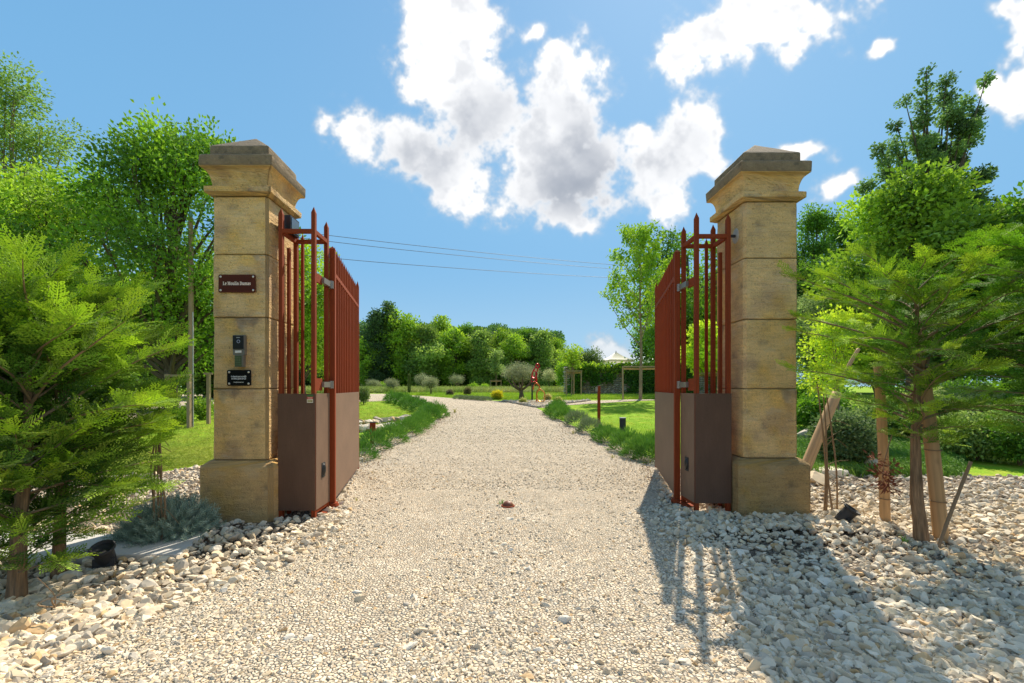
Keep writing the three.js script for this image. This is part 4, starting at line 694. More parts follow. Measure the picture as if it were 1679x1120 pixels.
// shrubs
function bush(o) {
  const { label, px, base, w, hh, colA, colB, leaf = LEAF.bush, ls = 1, n = 260, name = 'shrub', group } = o, d = o.d ?? invDepth(base), rx = w / F * d / 2, H = hh / F * d;
  const t = thing(name, label, 'shrub', T(px, d), h(d) + (o.lift || 0), -d, group), stems = [], mats = [], cols = [];
  for (let i = 0; i < 7; i++) { const a = rnd() * 6.28; stems.push(tube([V(0, -0.02, 0), V(Math.cos(a) * rx * 0.35, H * 0.4, Math.sin(a) * rx * 0.35), V(Math.cos(a) * rx * 0.6, H * 0.75, Math.sin(a) * rx * 0.6)], 0.012, 0.004, 4, 4)); }
  for (let i = 0; i < n; i++) { const a = rnd() * 6.28, u = rr(-0.85, 1), s = Math.sqrt(Math.max(0.1, 1 - u * u)), r = Math.pow(rnd(), 0.4), q = 0.78 + 0.5 * perlin.noise(Math.cos(a) * 2.2 + px, u * 2.2, Math.sin(a) * 2.2); mats.push(mtx(V(Math.cos(a) * s * r * rx * q, H * 0.5 + u * r * H * 0.5 * q, Math.sin(a) * s * r * rx * q), rnd() * 6.28, rr(-1, 1), rr(-1, 1), ls * rr(0.7, 1.3))); cols.push(colA.clone().lerp(colB, rnd())); }
  part(t, 'stems', mergeGeometries(stems), MAT.twig); instanced(t, 'foliage', leaf, o.m || foliage, mats, cols); return t;
}
bush({ px: 635.5, base: 643, w: 9, hh: 7, n: 120, colA: dk1, colB: g2, label: 'small round dark shrub beside the small olive at the far drive' });
bush({ px: 664, base: 644.5, w: 7, hh: 9, n: 120, colA: dk1, colB: dk2, label: 'little dark upright shrub between the small olive and the column cypress' });
bush({ px: 737.5, base: 649.5, w: 8, hh: 9, n: 120, colA: C(0.05, 0.05, 0.04), colB: C(0.14, 0.12, 0.08), label: 'little dark brownish shrub at the lawn edge of the far drive' });
bush({ px: 766.5, base: 648.5, w: 10, hh: 13, n: 140, colA: C(0.06, 0.07, 0.03), colB: C(0.17, 0.16, 0.06), label: 'loose reddish dark shrub beside the yellow flowering shrub' });
bush({ px: 815, base: 655, w: 17, hh: 14, n: 260, colA: C(0.3, 0.33, 0.02), colB: C(0.6, 0.52, 0.02), label: 'bright yellow flowering shrub near the old olive' });
bush({ px: 617, base: 634, d: 55, w: 14, hh: 12, n: 160, leaf: LEAF.olive, ls: 2, colA: C(0.14, 0.17, 0.1), colB: C(0.3, 0.32, 0.2), label: 'grey green shrub under the slim poplars, far off' });
bush({ px: 626, base: 634, d: 56, w: 12, hh: 12, n: 120, ls: 2, colA: y1, colB: y2, label: 'yellow green shrub under the slim poplars, far off' });
bush({ px: 776, base: 632, d: 52, w: 16, hh: 10, n: 140, ls: 2, colA: y1, colB: y2, label: 'yellow green shrub in the meadow above the reddish shrub' });
bush({ px: 795, base: 632, d: 52, w: 16, hh: 9, n: 140, ls: 2, colA: g2, colB: y2, label: 'yellow green shrub in the meadow above the yellow flowering shrub' });
bush({ px: 963, base: 645, d: 29, w: 62, hh: 76, n: 1500, leaf: LEAF.oak, colA: dk1, colB: C(0.16, 0.22, 0.06), label: 'big dark rounded shrub rising behind the end of the ivy wall' });
bush({ px: 925, base: 640, d: 48, w: 30, hh: 50, n: 300, leaf: LEAF.mid, colA: y1, colB: y2, label: 'light green bush between the far wood and the ivy wall' });
bush({ px: 596, base: 661, d: 16.5, w: 15, hh: 32, n: 220, colA: C(0.06, 0.11, 0.03), colB: C(0.2, 0.26, 0.1), label: 'loose upright shrub at the far end of the gate leaf by the plaque pillar' });
bush({ px: 898, base: 657, d: 19.6, w: 7, hh: 9, n: 60, colA: C(0.3, 0.27, 0.14), colB: C(0.45, 0.4, 0.22), label: 'small tan grass tuft beside the sculpture' });
bush({ px: 915, base: 659, d: 17.6, w: 4, hh: 7, n: 50, colA: C(0.2, 0.24, 0.06), colB: C(0.42, 0.42, 0.2), label: 'tiny pale tuft in the pebble bed, apart from the sculpture' });
bush({ px: 858, base: 661, d: 17.2, w: 5, hh: 7, n: 50, colA: C(0.2, 0.24, 0.06), colB: C(0.42, 0.42, 0.2), label: 'tiny pale tuft in the pebble bed under the old olive' });
bush({ px: 1385, base: 745, d: 5.9, w: 92, hh: 92, n: 900, ls: 0.9, colA: C(0.045, 0.10, 0.03), colB: C(0.16, 0.23, 0.10), label: 'dark leafy shrub on the lawn behind the leaning post' });
bush({ px: 1345, base: 650, d: 9.5, w: 90, hh: 60, n: 520, ls: 1.5, colA: g1, colB: y1, label: 'green shrub just beside the plain pillar, below the yellow leaved tree' });
bush({ px: 1455, base: 700, d: 8.4, w: 110, hh: 62, n: 700, ls: 1.3, colA: g1, colB: C(0.26, 0.34, 0.12), label: 'spreading variegated shrub seen under the staked conifer' });
bush({ px: 1585, base: 700, d: 8, w: 120, hh: 92, n: 800, ls: 1.3, colA: C(0.08, 0.15, 0.04), colB: C(0.32, 0.38, 0.17), label: 'pale leaved shrub between the two young conifers' });
bush({ px: 1690, base: 710, d: 7.4, w: 110, hh: 110, n: 800, ls: 1.2, colA: g1, colB: g2, label: 'green shrub low at the picture edge under the second conifer' });
bush({ px: 1600, base: 752, d: 6.4, w: 110, hh: 78, n: 800, ls: 1.0, colA: C(0.08, 0.16, 0.03), colB: C(0.3, 0.4, 0.12), label: 'light green leafy shrub at the edge of the rubble behind the dry stick' });
bush({ px: 1672, base: 765, d: 6.0, w: 90, hh: 90, n: 700, ls: 1.0, colA: g1, colB: y1, label: 'green shrub at the rubble edge where the picture ends' });
bush({ px: 1560, base: 640, d: 13, w: 170, hh: 50, n: 700, leaf: LEAF.oak, colA: dk1, colB: g2, label: 'long dark shrub far back beneath the poplar' });
bush({ px: 1335, base: 622, d: 16, w: 90, hh: 40, n: 600, ls: 2, colA: g1, colB: y1, name: 'hedge', label: 'clipped green hedge just visible beyond the plain pillar' });
bush({ px: 330, base: 690, d: 11.6, w: 46, hh: 34, n: 320, colA: g1, colB: y2, label: 'low leafy plant at the foot of the wooden guard by the grey pole' });
bush({ px: 285, base: 696, d: 10.6, w: 60, hh: 22, n: 320, colA: g1, colB: y2, label: 'low leafy plants at the foot of the big oak' });
bush({ px: 335, base: 660, d: 24, w: 70, hh: 70, n: 600, leaf: LEAF.mid, ls: 0.8, colA: dk1, colB: g2, label: 'dark round bush behind the plaque pillar, past the far gravel' });
bush({ px: 150, base: 668, d: 26, w: 260, hh: 70, n: 900, leaf: LEAF.mid, colA: dk1, colB: g2, label: 'long dark hedge row far behind the feathery conifers' });
{ // column cypress and the ivy covered one
  for (const [px, d, top, w, lab] of [[671, invDepth(646), 615, 0.16, 'slim column cypress standing alone among the olives'], [288, 12.5, 508, 0.17, 'narrow column of green beside the trunk of the big oak']]) {
    const H = topOf(top, d), t = thing('column_cypress', lab, 'cypress', T(px, d), h(d), -d), mats = [], cols = [];
    part(t, 'trunk', tube([V(0, -0.05, 0), V(0, H * 0.5, 0), V(0, H * 0.95, 0)], 0.05, 0.01, 6, 6), MAT.bark);
    for (let i = 0; i < 300; i++) { const k = rnd(), a = rnd() * 6.28, r = w * Math.sqrt(Math.sin(Math.PI * (0.1 + 0.88 * k))) * rr(0.5, 1); mats.push(frame(V(Math.cos(a) * r * 0.6, H * k * 0.95, Math.sin(a) * r * 0.6), V(Math.cos(a) * 0.35, 1, Math.sin(a) * 0.35), V(Math.cos(a), 0.2, Math.sin(a)), rr(0.14, 0.22))); cols.push(C(0.05, 0.11, 0.02).lerp(C(0.15, 0.2, 0.05), rnd())); }
    instanced(t, 'crown', SPRAY[0], sprayMat, mats, cols);
  }
}
// lavender borders
const lavProto = [];
for (let k = 0; k < 3; k++) {
  const g = new GB(), r0 = 0.3;
  for (let i = 0; i < 1300; i++) { const a = rnd() * 6.28, u = Math.pow(rnd(), 0.8), q = Math.sqrt(1 - u * u), out = V(Math.cos(a) * q, u * 0.95, Math.sin(a) * q), lump = 1 + 0.16 * perlin.noise(out.x * 3 + k * 5, out.y * 3, out.z * 3), p = out.clone().multiplyScalar(r0 * rr(0.62, 1.0) * lump), dir = out.clone().add(V(rr(-0.35, 0.35), rr(0.0, 0.45), rr(-0.35, 0.35))); g.blade(p, dir, rr(0.055, 0.10), rr(0.004, 0.0065), V(rr(-1, 1), rr(-1, 1), rr(-1, 1)), 0.2); }
  lavProto.push([g.geo(), leafMat([C(0.085, 0.22, 0.022), C(0.12, 0.27, 0.028), C(0.17, 0.23, 0.11)][k], 0.35)]);
}
function lavender(px, py, s, k, label, group) {
  const d = invDepth(py), t = thing('lavender_plant', label, 'lavender', T(px, d), h(d), -d, group); t.rotation.y = rnd() * 6.28; t.scale.set(s * 0.98, s * rr(0.95, 1.15), s * 0.98);
  part(t, 'foliage', lavProto[k][0], lavProto[k][1]); return t;
}
const gA = 'lavender plants bordering the drive beyond the plaque pillar', gB = 'lavender plants bordering the drive beyond the plain pillar';
for (const [px, py, s, k] of [[588, 754, 1.0, 0], [612, 738, 1.05, 0], [642, 726, 1.1, 1], [667, 714, 1.15, 1], [680, 706, 1.15, 1], [690, 699, 1.15, 1], [702, 688, 1.3, 0], [714, 684, 1.35, 1], [703, 680, 1.2, 0], [690, 675, 1.3, 0], [680, 671, 1.35, 0], [670, 668, 1.35, 1], [661, 664.5, 1.4, 0], [651, 661.5, 1.45, 0], [644, 659.5, 1.4, 1]]) lavender(px, py, s, k, 'green lavender clump in the curving border between drive and sunny lawn', gA);
for (const [px, py, s, k] of [[1073, 757, 1.0, 0], [1050, 751, 1.05, 1], [1066, 742, 1.0, 1], [1027, 740, 1.1, 1], [1002, 727, 1.0, 1], [992, 722, 0.95, 0], [968, 710, 1.05, 2], [947, 698, 1.1, 2], [926, 689, 1.2, 1], [917, 685, 1.2, 1], [911, 680, 1.25, 0], [915, 675, 1.2, 1]]) lavender(px, py, s, k, 'green lavender clump in the border between drive and lawn beyond the plain pillar', gB);
for (let i = 0; i < 6; i++) { const d = 20.6 - i * 0.32, px = 752 + i * 9; const t = thing('lavender_plant', 'low grey green plant in the row along the far drive, before the yellow shrub', 'lavender', T(px, d), h(d), -d, 'low plants in the row along the far drive'); part(t, 'foliage', lavProto[2][0], lavProto[2][1]); t.scale.set(1, 0.7, 1); }
// silvery bush by the plaque pillar
{
  const t = thing('silver_bush', 'rounded silvery grey bush with needle leaves at the foot of the plaque pillar', 'shrub', -2.52, 0, -3.16), mats = [], cols = [], g = new GB();
  for (let i = 0; i < 26; i++) { const a = i * 2.4; g.blade(V(0, i / 26 * 0.85, 0), V(Math.cos(a), 1.1, Math.sin(a)), 0.26, 0.018, V(-Math.sin(a), 0, Math.cos(a)), 0.2); }
  for (let i = 0; i < 1500; i++) { const a = rnd() * 6.28, u = rnd(), q = Math.sqrt(1 - u * u), out = V(Math.cos(a) * q * 1.15, u * 1.0, Math.sin(a) * q), r = rr(0.13, 0.26); mats.push(frame(out.clone().multiplyScalar(r), out.clone().add(V(rr(-0.4, 0.4), rr(0.1, 0.8), rr(-0.4, 0.4))), V(rr(-1, 1), rr(-1, 1), rr(-1, 1)), rr(0.07, 0.13)).multiply(new THREE.Matrix4().makeRotationZ(-Math.PI / 2))); cols.push(C(0.17, 0.25, 0.185).lerp(C(0.37, 0.46, 0.36), rnd())); }
  part(t, 'stems', mergeGeometries([0, 1, 2, 3, 4, 5].map((i) => tube([V(0, -0.03, 0), V(Math.cos(i) * 0.1, 0.12, Math.sin(i) * 0.1), V(Math.cos(i) * 0.2, 0.22, Math.sin(i) * 0.2)], 0.012, 0.005, 5, 4))), MAT.twig);
  instanced(t, 'foliage', g.geo(), leafMat(C(1, 1, 1), 0.15), mats, cols);
}

// ───────────────────────── wall, parasols, sculpture, lamps, poles ─────────────────────────
rnd = mulberry(503);
{
  const d = 27, x0 = T(927, d), x1 = 18, H = gy(600, d) - h(d), t = thing('garden_wall', 'old stone garden wall overgrown with green ivy', 'wall', 0, h(d), -d), W = x1 - x0;
  part(t, 'wall_core', box(W, H, 0.4, (x0 + x1) / 2, H / 2 - 0.02, -0.25), mat(C(0.2, 0.17, 0.13), 0.95));
  const st = [], sc = []; for (let y = 0.08; y < H; y += 0.14) for (let x = x0; x < x1; x += 0.26) { st.push(mtx(V(x + rr(-0.05, 0.05), y, -0.06), 0, rr(-0.1, 0.1), rr(-0.15, 0.15), rr(0.12, 0.17), rr(0.13, 0.2), 0.16)); sc.push(stoneColor().multiplyScalar(0.75)); }
  instanced(t, 'stones', STONES2[2], white, st, sc);
  const iv = [], ic = []; for (let i = 0; i < 5200; i++) { const x = rr(x0 + 0.3, x1), y = H * rr(0, 1.0), bare = fbm(x * 0.7 + 3, y * 0.9, 3); if (bare + (fbm(x * 0.9 + 9, 2, 2) - 0.5) > 0.5 && y < H * 0.88) continue; iv.push(mtx(V(x, y, 0.06 + rr(0, 0.12) + (y > H ? rr(-0.5, 0) : 0)), rnd() * 6.28, rr(-0.6, 0.6), rr(-0.6, 0.6), rr(0.8, 1.4))); ic.push(C(0.04, 0.11, 0.012).lerp(y > H * 0.85 ? y2 : C(0.10, 0.24, 0.02), rnd())); }
  instanced(t, 'ivy', LEAF.ivy, foliage, iv, ic);
}
function parasol(label, px, d, w, peak, edge, col) {
  const W = w / F * d, yP = gy(peak, d) - h(d), yE = gy(edge, d) - h(d), t = thing('parasol', label, 'parasol', T(px, d), h(d), -d), m = new THREE.MeshPhysicalMaterial({ color: col, roughness: 0.9, transmission: 0.55, thickness: 0, side: THREE.DoubleSide });
  const c = new THREE.ConeGeometry(W / 2 * 1.2, yP - yE, 4, 5, true); c.rotateY(Math.PI / 4 + 0.25); const p = c.attributes.position; for (let i = 0; i < p.count; i++) { const k = (p.getY(i) / (yP - yE) + 0.5); p.setY(i, p.getY(i) - 0.1 * Math.sin(Math.PI * k)); } c.computeVertexNormals(); c.translate(0, (yP + yE) / 2, 0);
  part(t, 'canopy', c, m);
  const v = new THREE.CylinderGeometry(W / 2 * 1.2, W / 2 * 1.2, 0.16, 4, 1, true); v.rotateY(Math.PI / 4 + 0.25); v.translate(0, yE - 0.08, 0); part(t, 'valance', v, m);
  part(t, 'pole', tube([V(0, 0, 0), V(0, yP * 0.5, 0), V(0, yP + 0.08, 0)], 0.03, 0.03, 8, 4), mat(C(0.3, 0.3, 0.3), 0.5));
  for (let i = 0; i < 4; i++) { const a = Math.PI / 4 + 0.25 + i * Math.PI / 2 + Math.PI / 4 * 0; part(t, 'rib', tube([V(0, yP - 0.06, 0), V(Math.sin(a) * W * 0.3, lerp(yP, yE, 0.5) - 0.12, Math.cos(a) * W * 0.3), V(Math.sin(a) * W * 0.59, yE - 0.02, Math.cos(a) * W * 0.59)], 0.014, 0.012, 5, 5), mat(C(0.5, 0.5, 0.5), 0.5)); }
}
parasol('large cream parasol above the ivy wall, beside the tall young tree', 1010, 33, 50, 577, 591, C(0.72, 0.66, 0.58));
parasol('pale blue white parasol behind the trunk of the tall young tree', 1066, 36, 42, 578, 591, C(0.66, 0.72, 0.8));
parasol('pale blue parasol seen through the bars of the gate cage', 1138, 34, 40, 578, 590, C(0.62, 0.7, 0.82));
{ // sculpture of bent metal bands
  const d = 17.4, k = 0.00182, b = h(d) + 0.05, t = thing('metal_sculpture', 'abstract figure of looping metal bands, red above and golden below, on pebbles', 'sculpture', T(882, d), b, -d), P = (a, c, z = 0) => V((a - 340) * k, (1000 - c) * k, z);
  const red = mat(C(0.42, 0.012, 0.02), 0.22, { metalness: 0.55 }), org = mat(C(0.55, 0.14, 0.03), 0.25, { metalness: 0.6 }), gold = mat(C(0.62, 0.32, 0.08), 0.25, { metalness: 0.7 });
  const band = (name, m, r, ...pts) => { const g = tube(pts, r, r, 8, pts.length * 5); g.scale(1, 1, 1.7); part(t, name, g, m); };
  const ring = (name, m, cx, cy, r, w) => { const g = new THREE.TorusGeometry(r * k, w, 8, 20); g.rotateY(0.5); g.translate((cx - 340) * k, (1000 - cy) * k, 0); part(t, name, g, m); };
  ring('head_loop', red, 332, 165, 46, 0.035);
  band('band', red, 0.03, P(300, 190), P(245, 250, 0.06), P(215, 330, 0), P(200, 420, -0.05), P(190, 500, 0), P(205, 545));
  band('band', red, 0.03, P(342, 215), P(325, 285, -0.06), P(292, 335), P(300, 430, 0.06), P(312, 500, 0), P(290, 570));
  band('band', red, 0.026, P(250, 265, -0.03), P(285, 300), P(310, 350, 0.05), P(290, 410), P(240, 430), P(212, 400));
  band('band', red, 0.026, P(212, 420), P(245, 455, 0.05), P(290, 470), P(275, 520, -0.04), P(235, 530));
  band('band', org, 0.026, P(300, 545), P(260, 590), P(235, 650, 0.03), P(230, 712, 0));
  band('band', org, 0.028, P(308, 565), P(350, 600), P(378, 650), P(360, 700), P(325, 760), P(312, 840), P(318, 930), P(300, 985));
  band('band', gold, 0.03, P(355, 685), P(420, 715), P(480, 765), P(500, 840), P(490, 930), P(470, 990));
  band('band', gold, 0.026, P(318, 930), P(345, 960, 0.08), P(400, 985, 0.1), P(470, 985));
  ring('loop', gold, 375, 700, 26, 0.025);
  const post = thing('metal_post', 'thin black post standing just behind the sculpture', 'post', T(872.5, 19.3), h(19.3), -19.3); part(post, 'shaft', bar(0.07, 1.0, 0.02), MAT.black);
}
{ // edging stones of the pebble bed
  const t = thing('bed_edging', 'low dark stone edging along the front of the pebble bed', 'edging', 0, 0, 0), line = [[0.14, 18.6], [1.3, 15], [4.1, 19]];
  for (let s = 0; s < 2; s++) { const [a, b] = line[s], [c, e] = line[s + 1], L = Math.hypot(c - a, e - b), n = Math.floor(L / 0.2); for (let i = 0; i < n; i++) { const q = (i + 0.5) / n, m = part(t, 'stone', STONES2[i % 8], stoneMats[[3, 6, 6, 3][i % 4]]); m.applyMatrix4(mtx(V(lerp(a, c, q), h(lerp(b, e, q)) + 0.04, -lerp(b, e, q)), rr(-0.3, 0.3) + Math.atan2(e - b, c - a), 0, rr(-0.2, 0.2), rr(0.1, 0.15), 0.12, 0.1)); } }
}
{ // low dry wall by the lawn and boulders beside the rubble
  const t = thing('rubble_edging', 'low double row of whitish stones along the lawn behind the lavender', 'edging', 0, 0, 0);
  for (let r = 0; r < 2; r++) for (let i = 0; i < 22; i++) { const px = 588 + i * (r ? 3.2 : 4), py = (r ? 709 : 698) - i * (r ? 0.35 : 0.42), d = invDepth(py), m = part(t, 'stone', pick(STONES2), pick(stoneMats)); m.applyMatrix4(mtx(V(T(px, d) + rr(-0.04, 0.04), h(d) + 0.05 + rr(0, 0.04), -d), rnd() * 6.28, rr(-0.3, 0.3), rr(-0.3, 0.3), rr(0.11, 0.2), rr(0.1, 0.18), rr(0.1, 0.16))); }
  const gs = []; for (const [px, d, s, sy, lab, c] of [[1358, 5.35, 0.22, 0.10, 'flat pale boulder at the lawn edge beside the dry canes', 1], [1402, 5.55, 0.30, 0.085, 'long flat pale boulder at the lawn edge behind the black spotlight', 7], [1440, 5.6, 0.2, 0.12, 'small pale boulder at the end of the row along the lawn', 0], [1338, 4.9, 0.16, 0.09, 'ochre boulder against the gate pillar plinth', 4], [1318, 8.3, 0.22, 0.14, 'grey boulder just visible past the shaft of the plain pillar', 3]]) {
    const b = solo('boulder', rock(Math.round(px), 3, s, sy * 1.4, s * 0.7, 9), mat(stoneCols[c], 0.9), lab, 'boulder', 'boulders along the lawn edge'); b.position.set(T(px, d), h(d) + sy * 0.45, -d); b.rotation.y = rr(-0.4, 0.4);
  }
}
{ // grey flagstones under the conifers
  const slab = mat(C(0.47, 0.45, 0.42), 0.9); const g = thing('flagstone_path', 'path of smooth grey flagstones under the feathery conifers', 'path', 0, 0, 0); g.userData.kind = 'structure';
  for (const [x, d, w, l, r] of [[-2.47, 2.92, 0.62, 0.42, 0.12], [-2.98, 2.86, 0.5, 0.46, -0.05], [-3.5, 2.9, 0.6, 0.42, 0.08], [-4.1, 2.88, 0.55, 0.46, 0]]) { const s = new THREE.Shape(), q = () => rr(-0.04, 0.04); s.moveTo(-w / 2 + q(), -l / 2 + q()); s.lineTo(q(), -l / 2 + q() * 0.4); s.lineTo(w / 2 + q(), -l / 2 + q()); s.lineTo(w / 2 + q(), l / 2 + q()); s.lineTo(q(), l / 2 + q() * 0.4); s.lineTo(-w / 2 + q(), l / 2 + q()); const e = new THREE.ExtrudeGeometry(s, { depth: 0.04, bevelEnabled: true, bevelSize: 0.006, bevelThickness: 0.006, bevelSegments: 1 }); e.rotateX(-Math.PI / 2); const m = part(g, 'flagstone', e, slab); m.position.set(x, 0.006, -d); m.rotation.y = r; }
}
// lamps in the ground and path lights
function spot(label, x, d, yaw, tilt) {
  const t = thing('spotlight', label, 'spotlight', x, 0.0, -d); t.rotation.y = yaw;
  part(t, 'stake', tube([V(0, -0.02, 0), V(0, 0.06, 0)], 0.012, 0.01, 8, 2), MAT.blackMatt);
  const h0 = new THREE.LatheGeometry([[0, -0.075], [0.042, -0.07], [0.046, -0.04], [0.05, 0.065], [0.062, 0.068], [0.062, 0.082], [0.052, 0.082], [0.05, 0.06], [0, 0.058]].map((a) => new THREE.Vector2(...a)), 20); h0.rotateX(tilt); h0.translate(0, 0.09, 0); part(t, 'lamp_body', h0, MAT.blackMatt);
  part(t, 'bracket', box(0.11, 0.05, 0.012, 0, 0.06, 0.02), MAT.blackMatt);
}
spot('black tilted ground spotlight in the rubble beside the grey flagstones', gx(173, 2.58), 2.58, 0.35, 0.5);
spot('black tilted ground spotlight in the rubble beside the plinth of the plain pillar', gx(1386, 3.4), 3.4, 0.9, 0.62);
{
  const d = 10.2, t = thing('path_light', 'tall slim rust coloured path light with a small silver head beside the lavender', 'path light', T(982, d), h(d), -d), H = gy(633, d) - h(d);
  part(t, 'post', box(0.065, H, 0.06, 0, H / 2, 0), MAT.rust); part(t, 'lamp_head', box(0.05, 0.12, 0.05, -0.058, H - 0.075, 0.0), MAT.steel); part(t, 'cap', box(0.075, 0.012, 0.07, 0, H + 0.006, 0), MAT.steel);
  const b = thing('bollard_light', 'short black bollard light poking out of the lavender', 'bollard light', T(1021, 8.3), h(8.3), -8.3), g = new THREE.CylinderGeometry(0.062, 0.062, 0.46, 18); g.translate(0, 0.2, 0); part(b, 'body', g, MAT.blackMatt); const c = new THREE.CylinderGeometry(0.066, 0.066, 0.018, 18); c.translate(0, 0.438, 0); part(b, 'cap', c, mat(C(0.25, 0.25, 0.26), 0.4));
  const e = thing('bollard_light', 'short rust coloured bollard light in the lavender by the gate leaf', 'bollard light', T(611, 7.8), h(7.8), -7.8), g2 = new THREE.CylinderGeometry(0.055, 0.055, 0.5, 18); g2.translate(0, 0.16, 0); part(e, 'body', g2, MAT.rust); const c2 = new THREE.CylinderGeometry(0.057, 0.057, 0.012, 18); c2.translate(0, 0.415, 0); part(e, 'cap', c2, MAT.blackMatt);
}
{ // pole, wires, wooden guard
  const d = 10, x = T(312.5, d), H = gy(357, d) - h(d), t = thing('utility_pole', 'slim weathered grey wooden pole in front of the big oak', 'pole', x, h(d), -d);
  part(t, 'pole', tube([V(0, -0.2, 0), V(0.01, H * 0.5, 0), V(0, H, 0)], 0.062, 0.05, 10, 8, 0.08), MAT.woodGrey);
  const ins = new THREE.LatheGeometry([[0.02, 0], [0.045, 0.02], [0.05, 0.06], [0.03, 0.09], [0.04, 0.12], [0, 0.14]].map((a) => new THREE.Vector2(...a)), 12); ins.translate(0.02, H + 0.0, 0.03); part(t, 'insulator', ins, mat(C(0.12, 0.3, 0.26), 0.2));
  part(t, 'cable_sheath', tube([V(0.075, 0, 0.02), V(0.075, H * 0.4, 0.02), V(0.07, H * 0.55, 0.02)], 0.012, 0.012, 6, 4), mat(C(0.5, 0.5, 0.5), 0.6));
  for (const [y0, y1, l0] of [[359, 441, 325], [371, 447, 360], [404, 459, 398]]) {
    const a = V(x, gy(y0, d), -d), b = V(T(1100, 21), gy(y1, 21), -21), c = V(T(20, 12), gy(l0, 12), -12), m = a.clone().lerp(b, 0.5).add(V(0, -0.12, 0));
    solo('overhead_wire', tube([c, a.clone().lerp(c, 0.5).add(V(0, -0.06, 0)), a, a.clone().lerp(b, 0.25).add(V(0, -0.09, 0)), m, a.clone().lerp(b, 0.75).add(V(0, -0.09, 0)), b], 0.0075, 0.0075, 5, 40), mat(C(0.05, 0.05, 0.06), 0.6), 'thin overhead wire, the ' + { 359: 'top', 371: 'middle', 404: 'lowest' }[y0] + ' of three crossing the sky from the grey pole', 'wire', 'overhead wires from the grey pole');
  }
  const g = thing('tree_guard', 'low grey wooden guard of posts and a rail round the grey pole', 'tree guard', 0, h(10.2), -10.2);
  for (const [px, d2, top] of [[274, 10.2, 1.28], [342, 10.6, 1.3], [310, 9.9, 1.28]]) { const m = part(g, 'post', bar(0.07, top + 0.1, 0.01), MAT.woodGrey); m.position.set(T(px, d2), -0.1 + h(d2) - h(10.2), 10.2 - d2); }
  part(g, 'rail', box(T(310, 10.05) - T(270, 10.05), 0.05, 0.035, T(290, 10.05), 1.24, 0.15), MAT.woodGrey); part(g, 'rail', box(T(352, 10.5) - T(338, 10.5), 0.05, 0.035, T(345, 10.5), 1.3, -0.22), MAT.woodGrey);
}
// stakes and dry canes
function stake(label, a, b, r, m = MAT.wood, cat = 'stake') { const t = thing('wooden_stake', label, cat, a.x, a.y, a.z); part(t, 'shaft', tube([V(0, -0.05, 0), b.clone().sub(a).multiplyScalar(0.5).add(V(0.006, 0, 0)), b.clone().sub(a)], r, r * 0.92, 12, 10, 0.05), m); return t; }
const s1 = stake('round pale wooden stake on the gate side of the young conifer', V(gx(1452, 3.45), 0, -3.45), V(gx(1441, 3.45), 1.32, -3.45), 0.036);
const s2 = stake('round pale wooden stake leaning behind the trunk of the young conifer', V(gx(1545, 3.08), 0, -3.08), V(gx(1512, 3.1), 1.45, -3.12), 0.045);
for (const [s, ys] of [[s1, [0.22, 0.5]], [s2, [0.30, 0.68]]]) for (const y of ys) { const g = new THREE.TorusGeometry(s === s1 ? 0.038 : 0.047, 0.004, 5, 20); g.rotateX(Math.PI / 2); const q = part(s, 'wire_tie', g, MAT.twig); q.position.set((s === s1 ? -0.042 : -0.105) * y, y, 0); }
stake('thick pale wooden post leaning behind the plinth of the plain pillar', V(gx(1312, 5.2), 0.02, -5.2), V(gx(1372, 5.5), gy(645, 5.5), -5.5), 0.062);
stake('thin pale wooden post leaning far behind the dark leafy shrub', V(gx(1383, 7), gy(612, 7), -7), V(gx(1408, 7), gy(572, 7), -7), 0.03);
stake('slim dry stick leaning against the stake behind the conifer trunk', V(gx(1534, 2.92), 0.02, -2.92), V(gx(1592, 2.92), gy(757, 2.92), -2.92), 0.011, MAT.twig, 'stick');
stake('upright wooden post in the greenery between the plain pillar and the conifers', V(gx(1367, 12), h(12), -12), V(gx(1368, 12), gy(563, 12), -12), 0.06);
function canes(label, x, d, hh, n, bend) {
  const t = thing('dry_vine', label, 'dry vine', x, 0, -d);
  for (let i = 0; i < n; i++) { const a = rr(-0.08, 0.08), b = a * 0.4 + bend * rr(0.4, 1.2), H = hh * rr(0.75, 1.05); part(t, 'cane', tube([V(a, -0.03, rr(-0.04, 0.04)), V(lerp(a, b, 0.3) + rr(-0.02, 0.02), H * 0.35, 0), V(lerp(a, b, 0.7) + rr(-0.02, 0.02), H * 0.7, 0.01), V(b, H, 0)], 0.0085, 0.005, 6, 12, 0.3), MAT.twig); }
  for (let i = 0; i < 9; i++) { const y = hh * rr(0.2, 1), s = rr(-1, 1); part(t, 'twig', tube([V(bend * y / hh, y, 0), V(bend * y / hh + s * 0.08, y + rr(0.02, 0.08), 0.03), V(bend * y / hh + s * 0.22, y + rr(-0.06, 0.12), 0.04)], 0.004, 0.0015, 4, 8), MAT.twig); }
}
canes('bundle of thin dry canes in front of the silvery bush', gx(256, 3.0), 3.0, 0.92, 5, 0.01);
canes('thin dry vine canes growing beside the plinth of the plain pillar', gx(1365, 3.75), 3.75, 1.12, 4, -0.1);
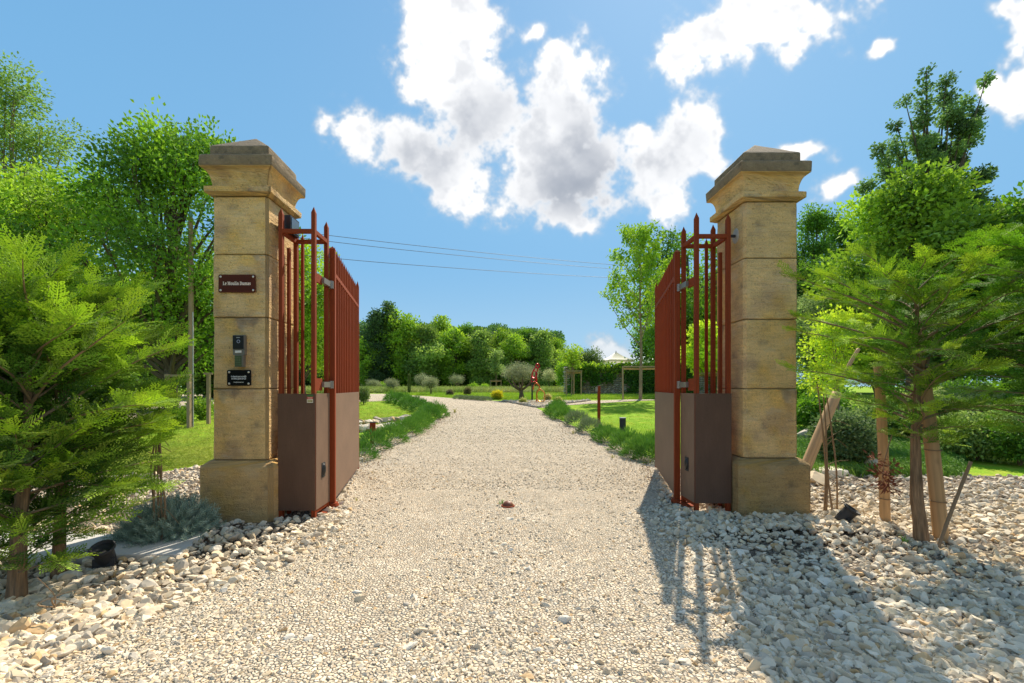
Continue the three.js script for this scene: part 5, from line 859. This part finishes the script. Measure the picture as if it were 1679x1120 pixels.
// dead brown twig on the conifer stake, dry stems on the near rubble
{
  const t = thing('dead_sprig', 'withered brown sprig hanging by the stake next to the conifer', 'dead sprig', gx(1462, 3.2), 0.6, -3.25), m = [], g = leafCluster(77, 26, 0.05, 0.05, 0.007);
  for (let i = 0; i < 9; i++) m.push(mtx(V(rr(-0.06, 0.06), -rr(0, 0.28), rr(-0.04, 0.04)), rnd() * 6, rr(-1, 1), rr(-1, 1), 0.9)); instanced(t, 'leaves', g, mat(C(0.2, 0.06, 0.025), 0.9, { side: THREE.DoubleSide }), m); part(t, 'stem', tube([V(0.06, 0.2, 0), V(0, 0, 0), V(-0.03, -0.2, 0)], 0.005, 0.002, 5, 6), MAT.twig);
  const u = thing('dry_sprig', 'dry branching twig lying on the pale rubble below the conifers', 'twig', gx(90, 2.02), 0.07, -2.02); for (let i = 0; i < 5; i++) part(u, 'twig', tube([V(0, 0, 0), V(rr(-0.05, 0.08), rr(0.02, 0.08), rr(-0.04, 0.06)), V(rr(-0.1, 0.2), rr(0.03, 0.16), rr(-0.05, 0.1))], 0.004, 0.0015, 5, 8), MAT.twig);
}
// dry leaf bits along the edges of the drive
{
  const g = leafCluster(91, 3, 0.012, 0.02, 0.006, 0.2), m = [], c = [];
  for (let i = 0; i < 900; i++) { const d = rr(5.0, 13), s = rnd() < 0.5, x = s ? driveL(d) + 0.1 + Math.abs(rr(-0.55, 0.55) * rnd()) : driveR(d) - 0.1 - Math.abs(rr(-0.5, 0.5) * rnd()); m.push(mtx(V(x, h(d) + 0.03, -d), rnd() * 6.28, rr(-0.3, 0.3), rr(-0.3, 0.3), rr(0.7, 1.8), 0.3, 1.2)); c.push(pick([C(0.2, 0.07, 0.03), C(0.26, 0.13, 0.05), C(0.3, 0.2, 0.05), C(0.12, 0.06, 0.04)])); }
  const o = instanced(null, 'leaf_litter', g, mat(C(1, 1, 1), 0.9, { side: THREE.DoubleSide }), m, c); o.userData.label = 'brown dry leaf bits strewn along the edges of the drive';
}
// weeds in the gravel
{
  const g = new GB(); for (let i = 0; i < 14; i++) { const a = rnd() * 6.28; g.grass(V(rr(-0.015, 0.015), 0, rr(-0.015, 0.015)), V(Math.cos(a), 0, Math.sin(a)), rr(0.03, 0.07), 0.003, rr(0.01, 0.05)); }
  const geo = g.geo(), wm = leafMat(C(0.14, 0.3, 0.03), 0.35), wy = leafMat(C(0.35, 0.33, 0.05), 0.3); let first = true;
  for (const [px, py, s, lab, y] of [[822, 828, 1.0, 'tiny green weed beside the rusty gate stop', 0], [1085, 763, 1.8, 'yellowish weed at the far foot of the gate leaf by the plain pillar', 1], [1067, 760, 1.3, 'small yellowish weed at the lavender edge near the gate leaf', 1], [1485, 1085, 1.3, 'thin green weed in the shaded rubble near the picture edge', 0], [1170, 842, 1.0, 'tiny weed at the foot of the gate cage without sticker', 0], [584, 823, 0.8, 'tiny weed at the foot of the gate leaf by the plaque pillar', 1], [1005, 752, 1.2, 'low yellowish weed at the drive edge below the bollard light', 1], [940, 712, 1.6, 'low yellowish weed at the drive edge below the flowering lavender', 1], [745, 677, 3.0, 'yellowish weed patch at the tip of the curving lavender border', 1]]) {
    const d = invDepth(py), m = solo('weed', geo, y ? wy : wm, lab, 'weed', 'weeds in the gravel'); m.position.set(gx(px, d), h(d), -d); m.scale.setScalar(s); m.rotation.y = rnd() * 6;
  }
}
renderer.render(scene, camera);
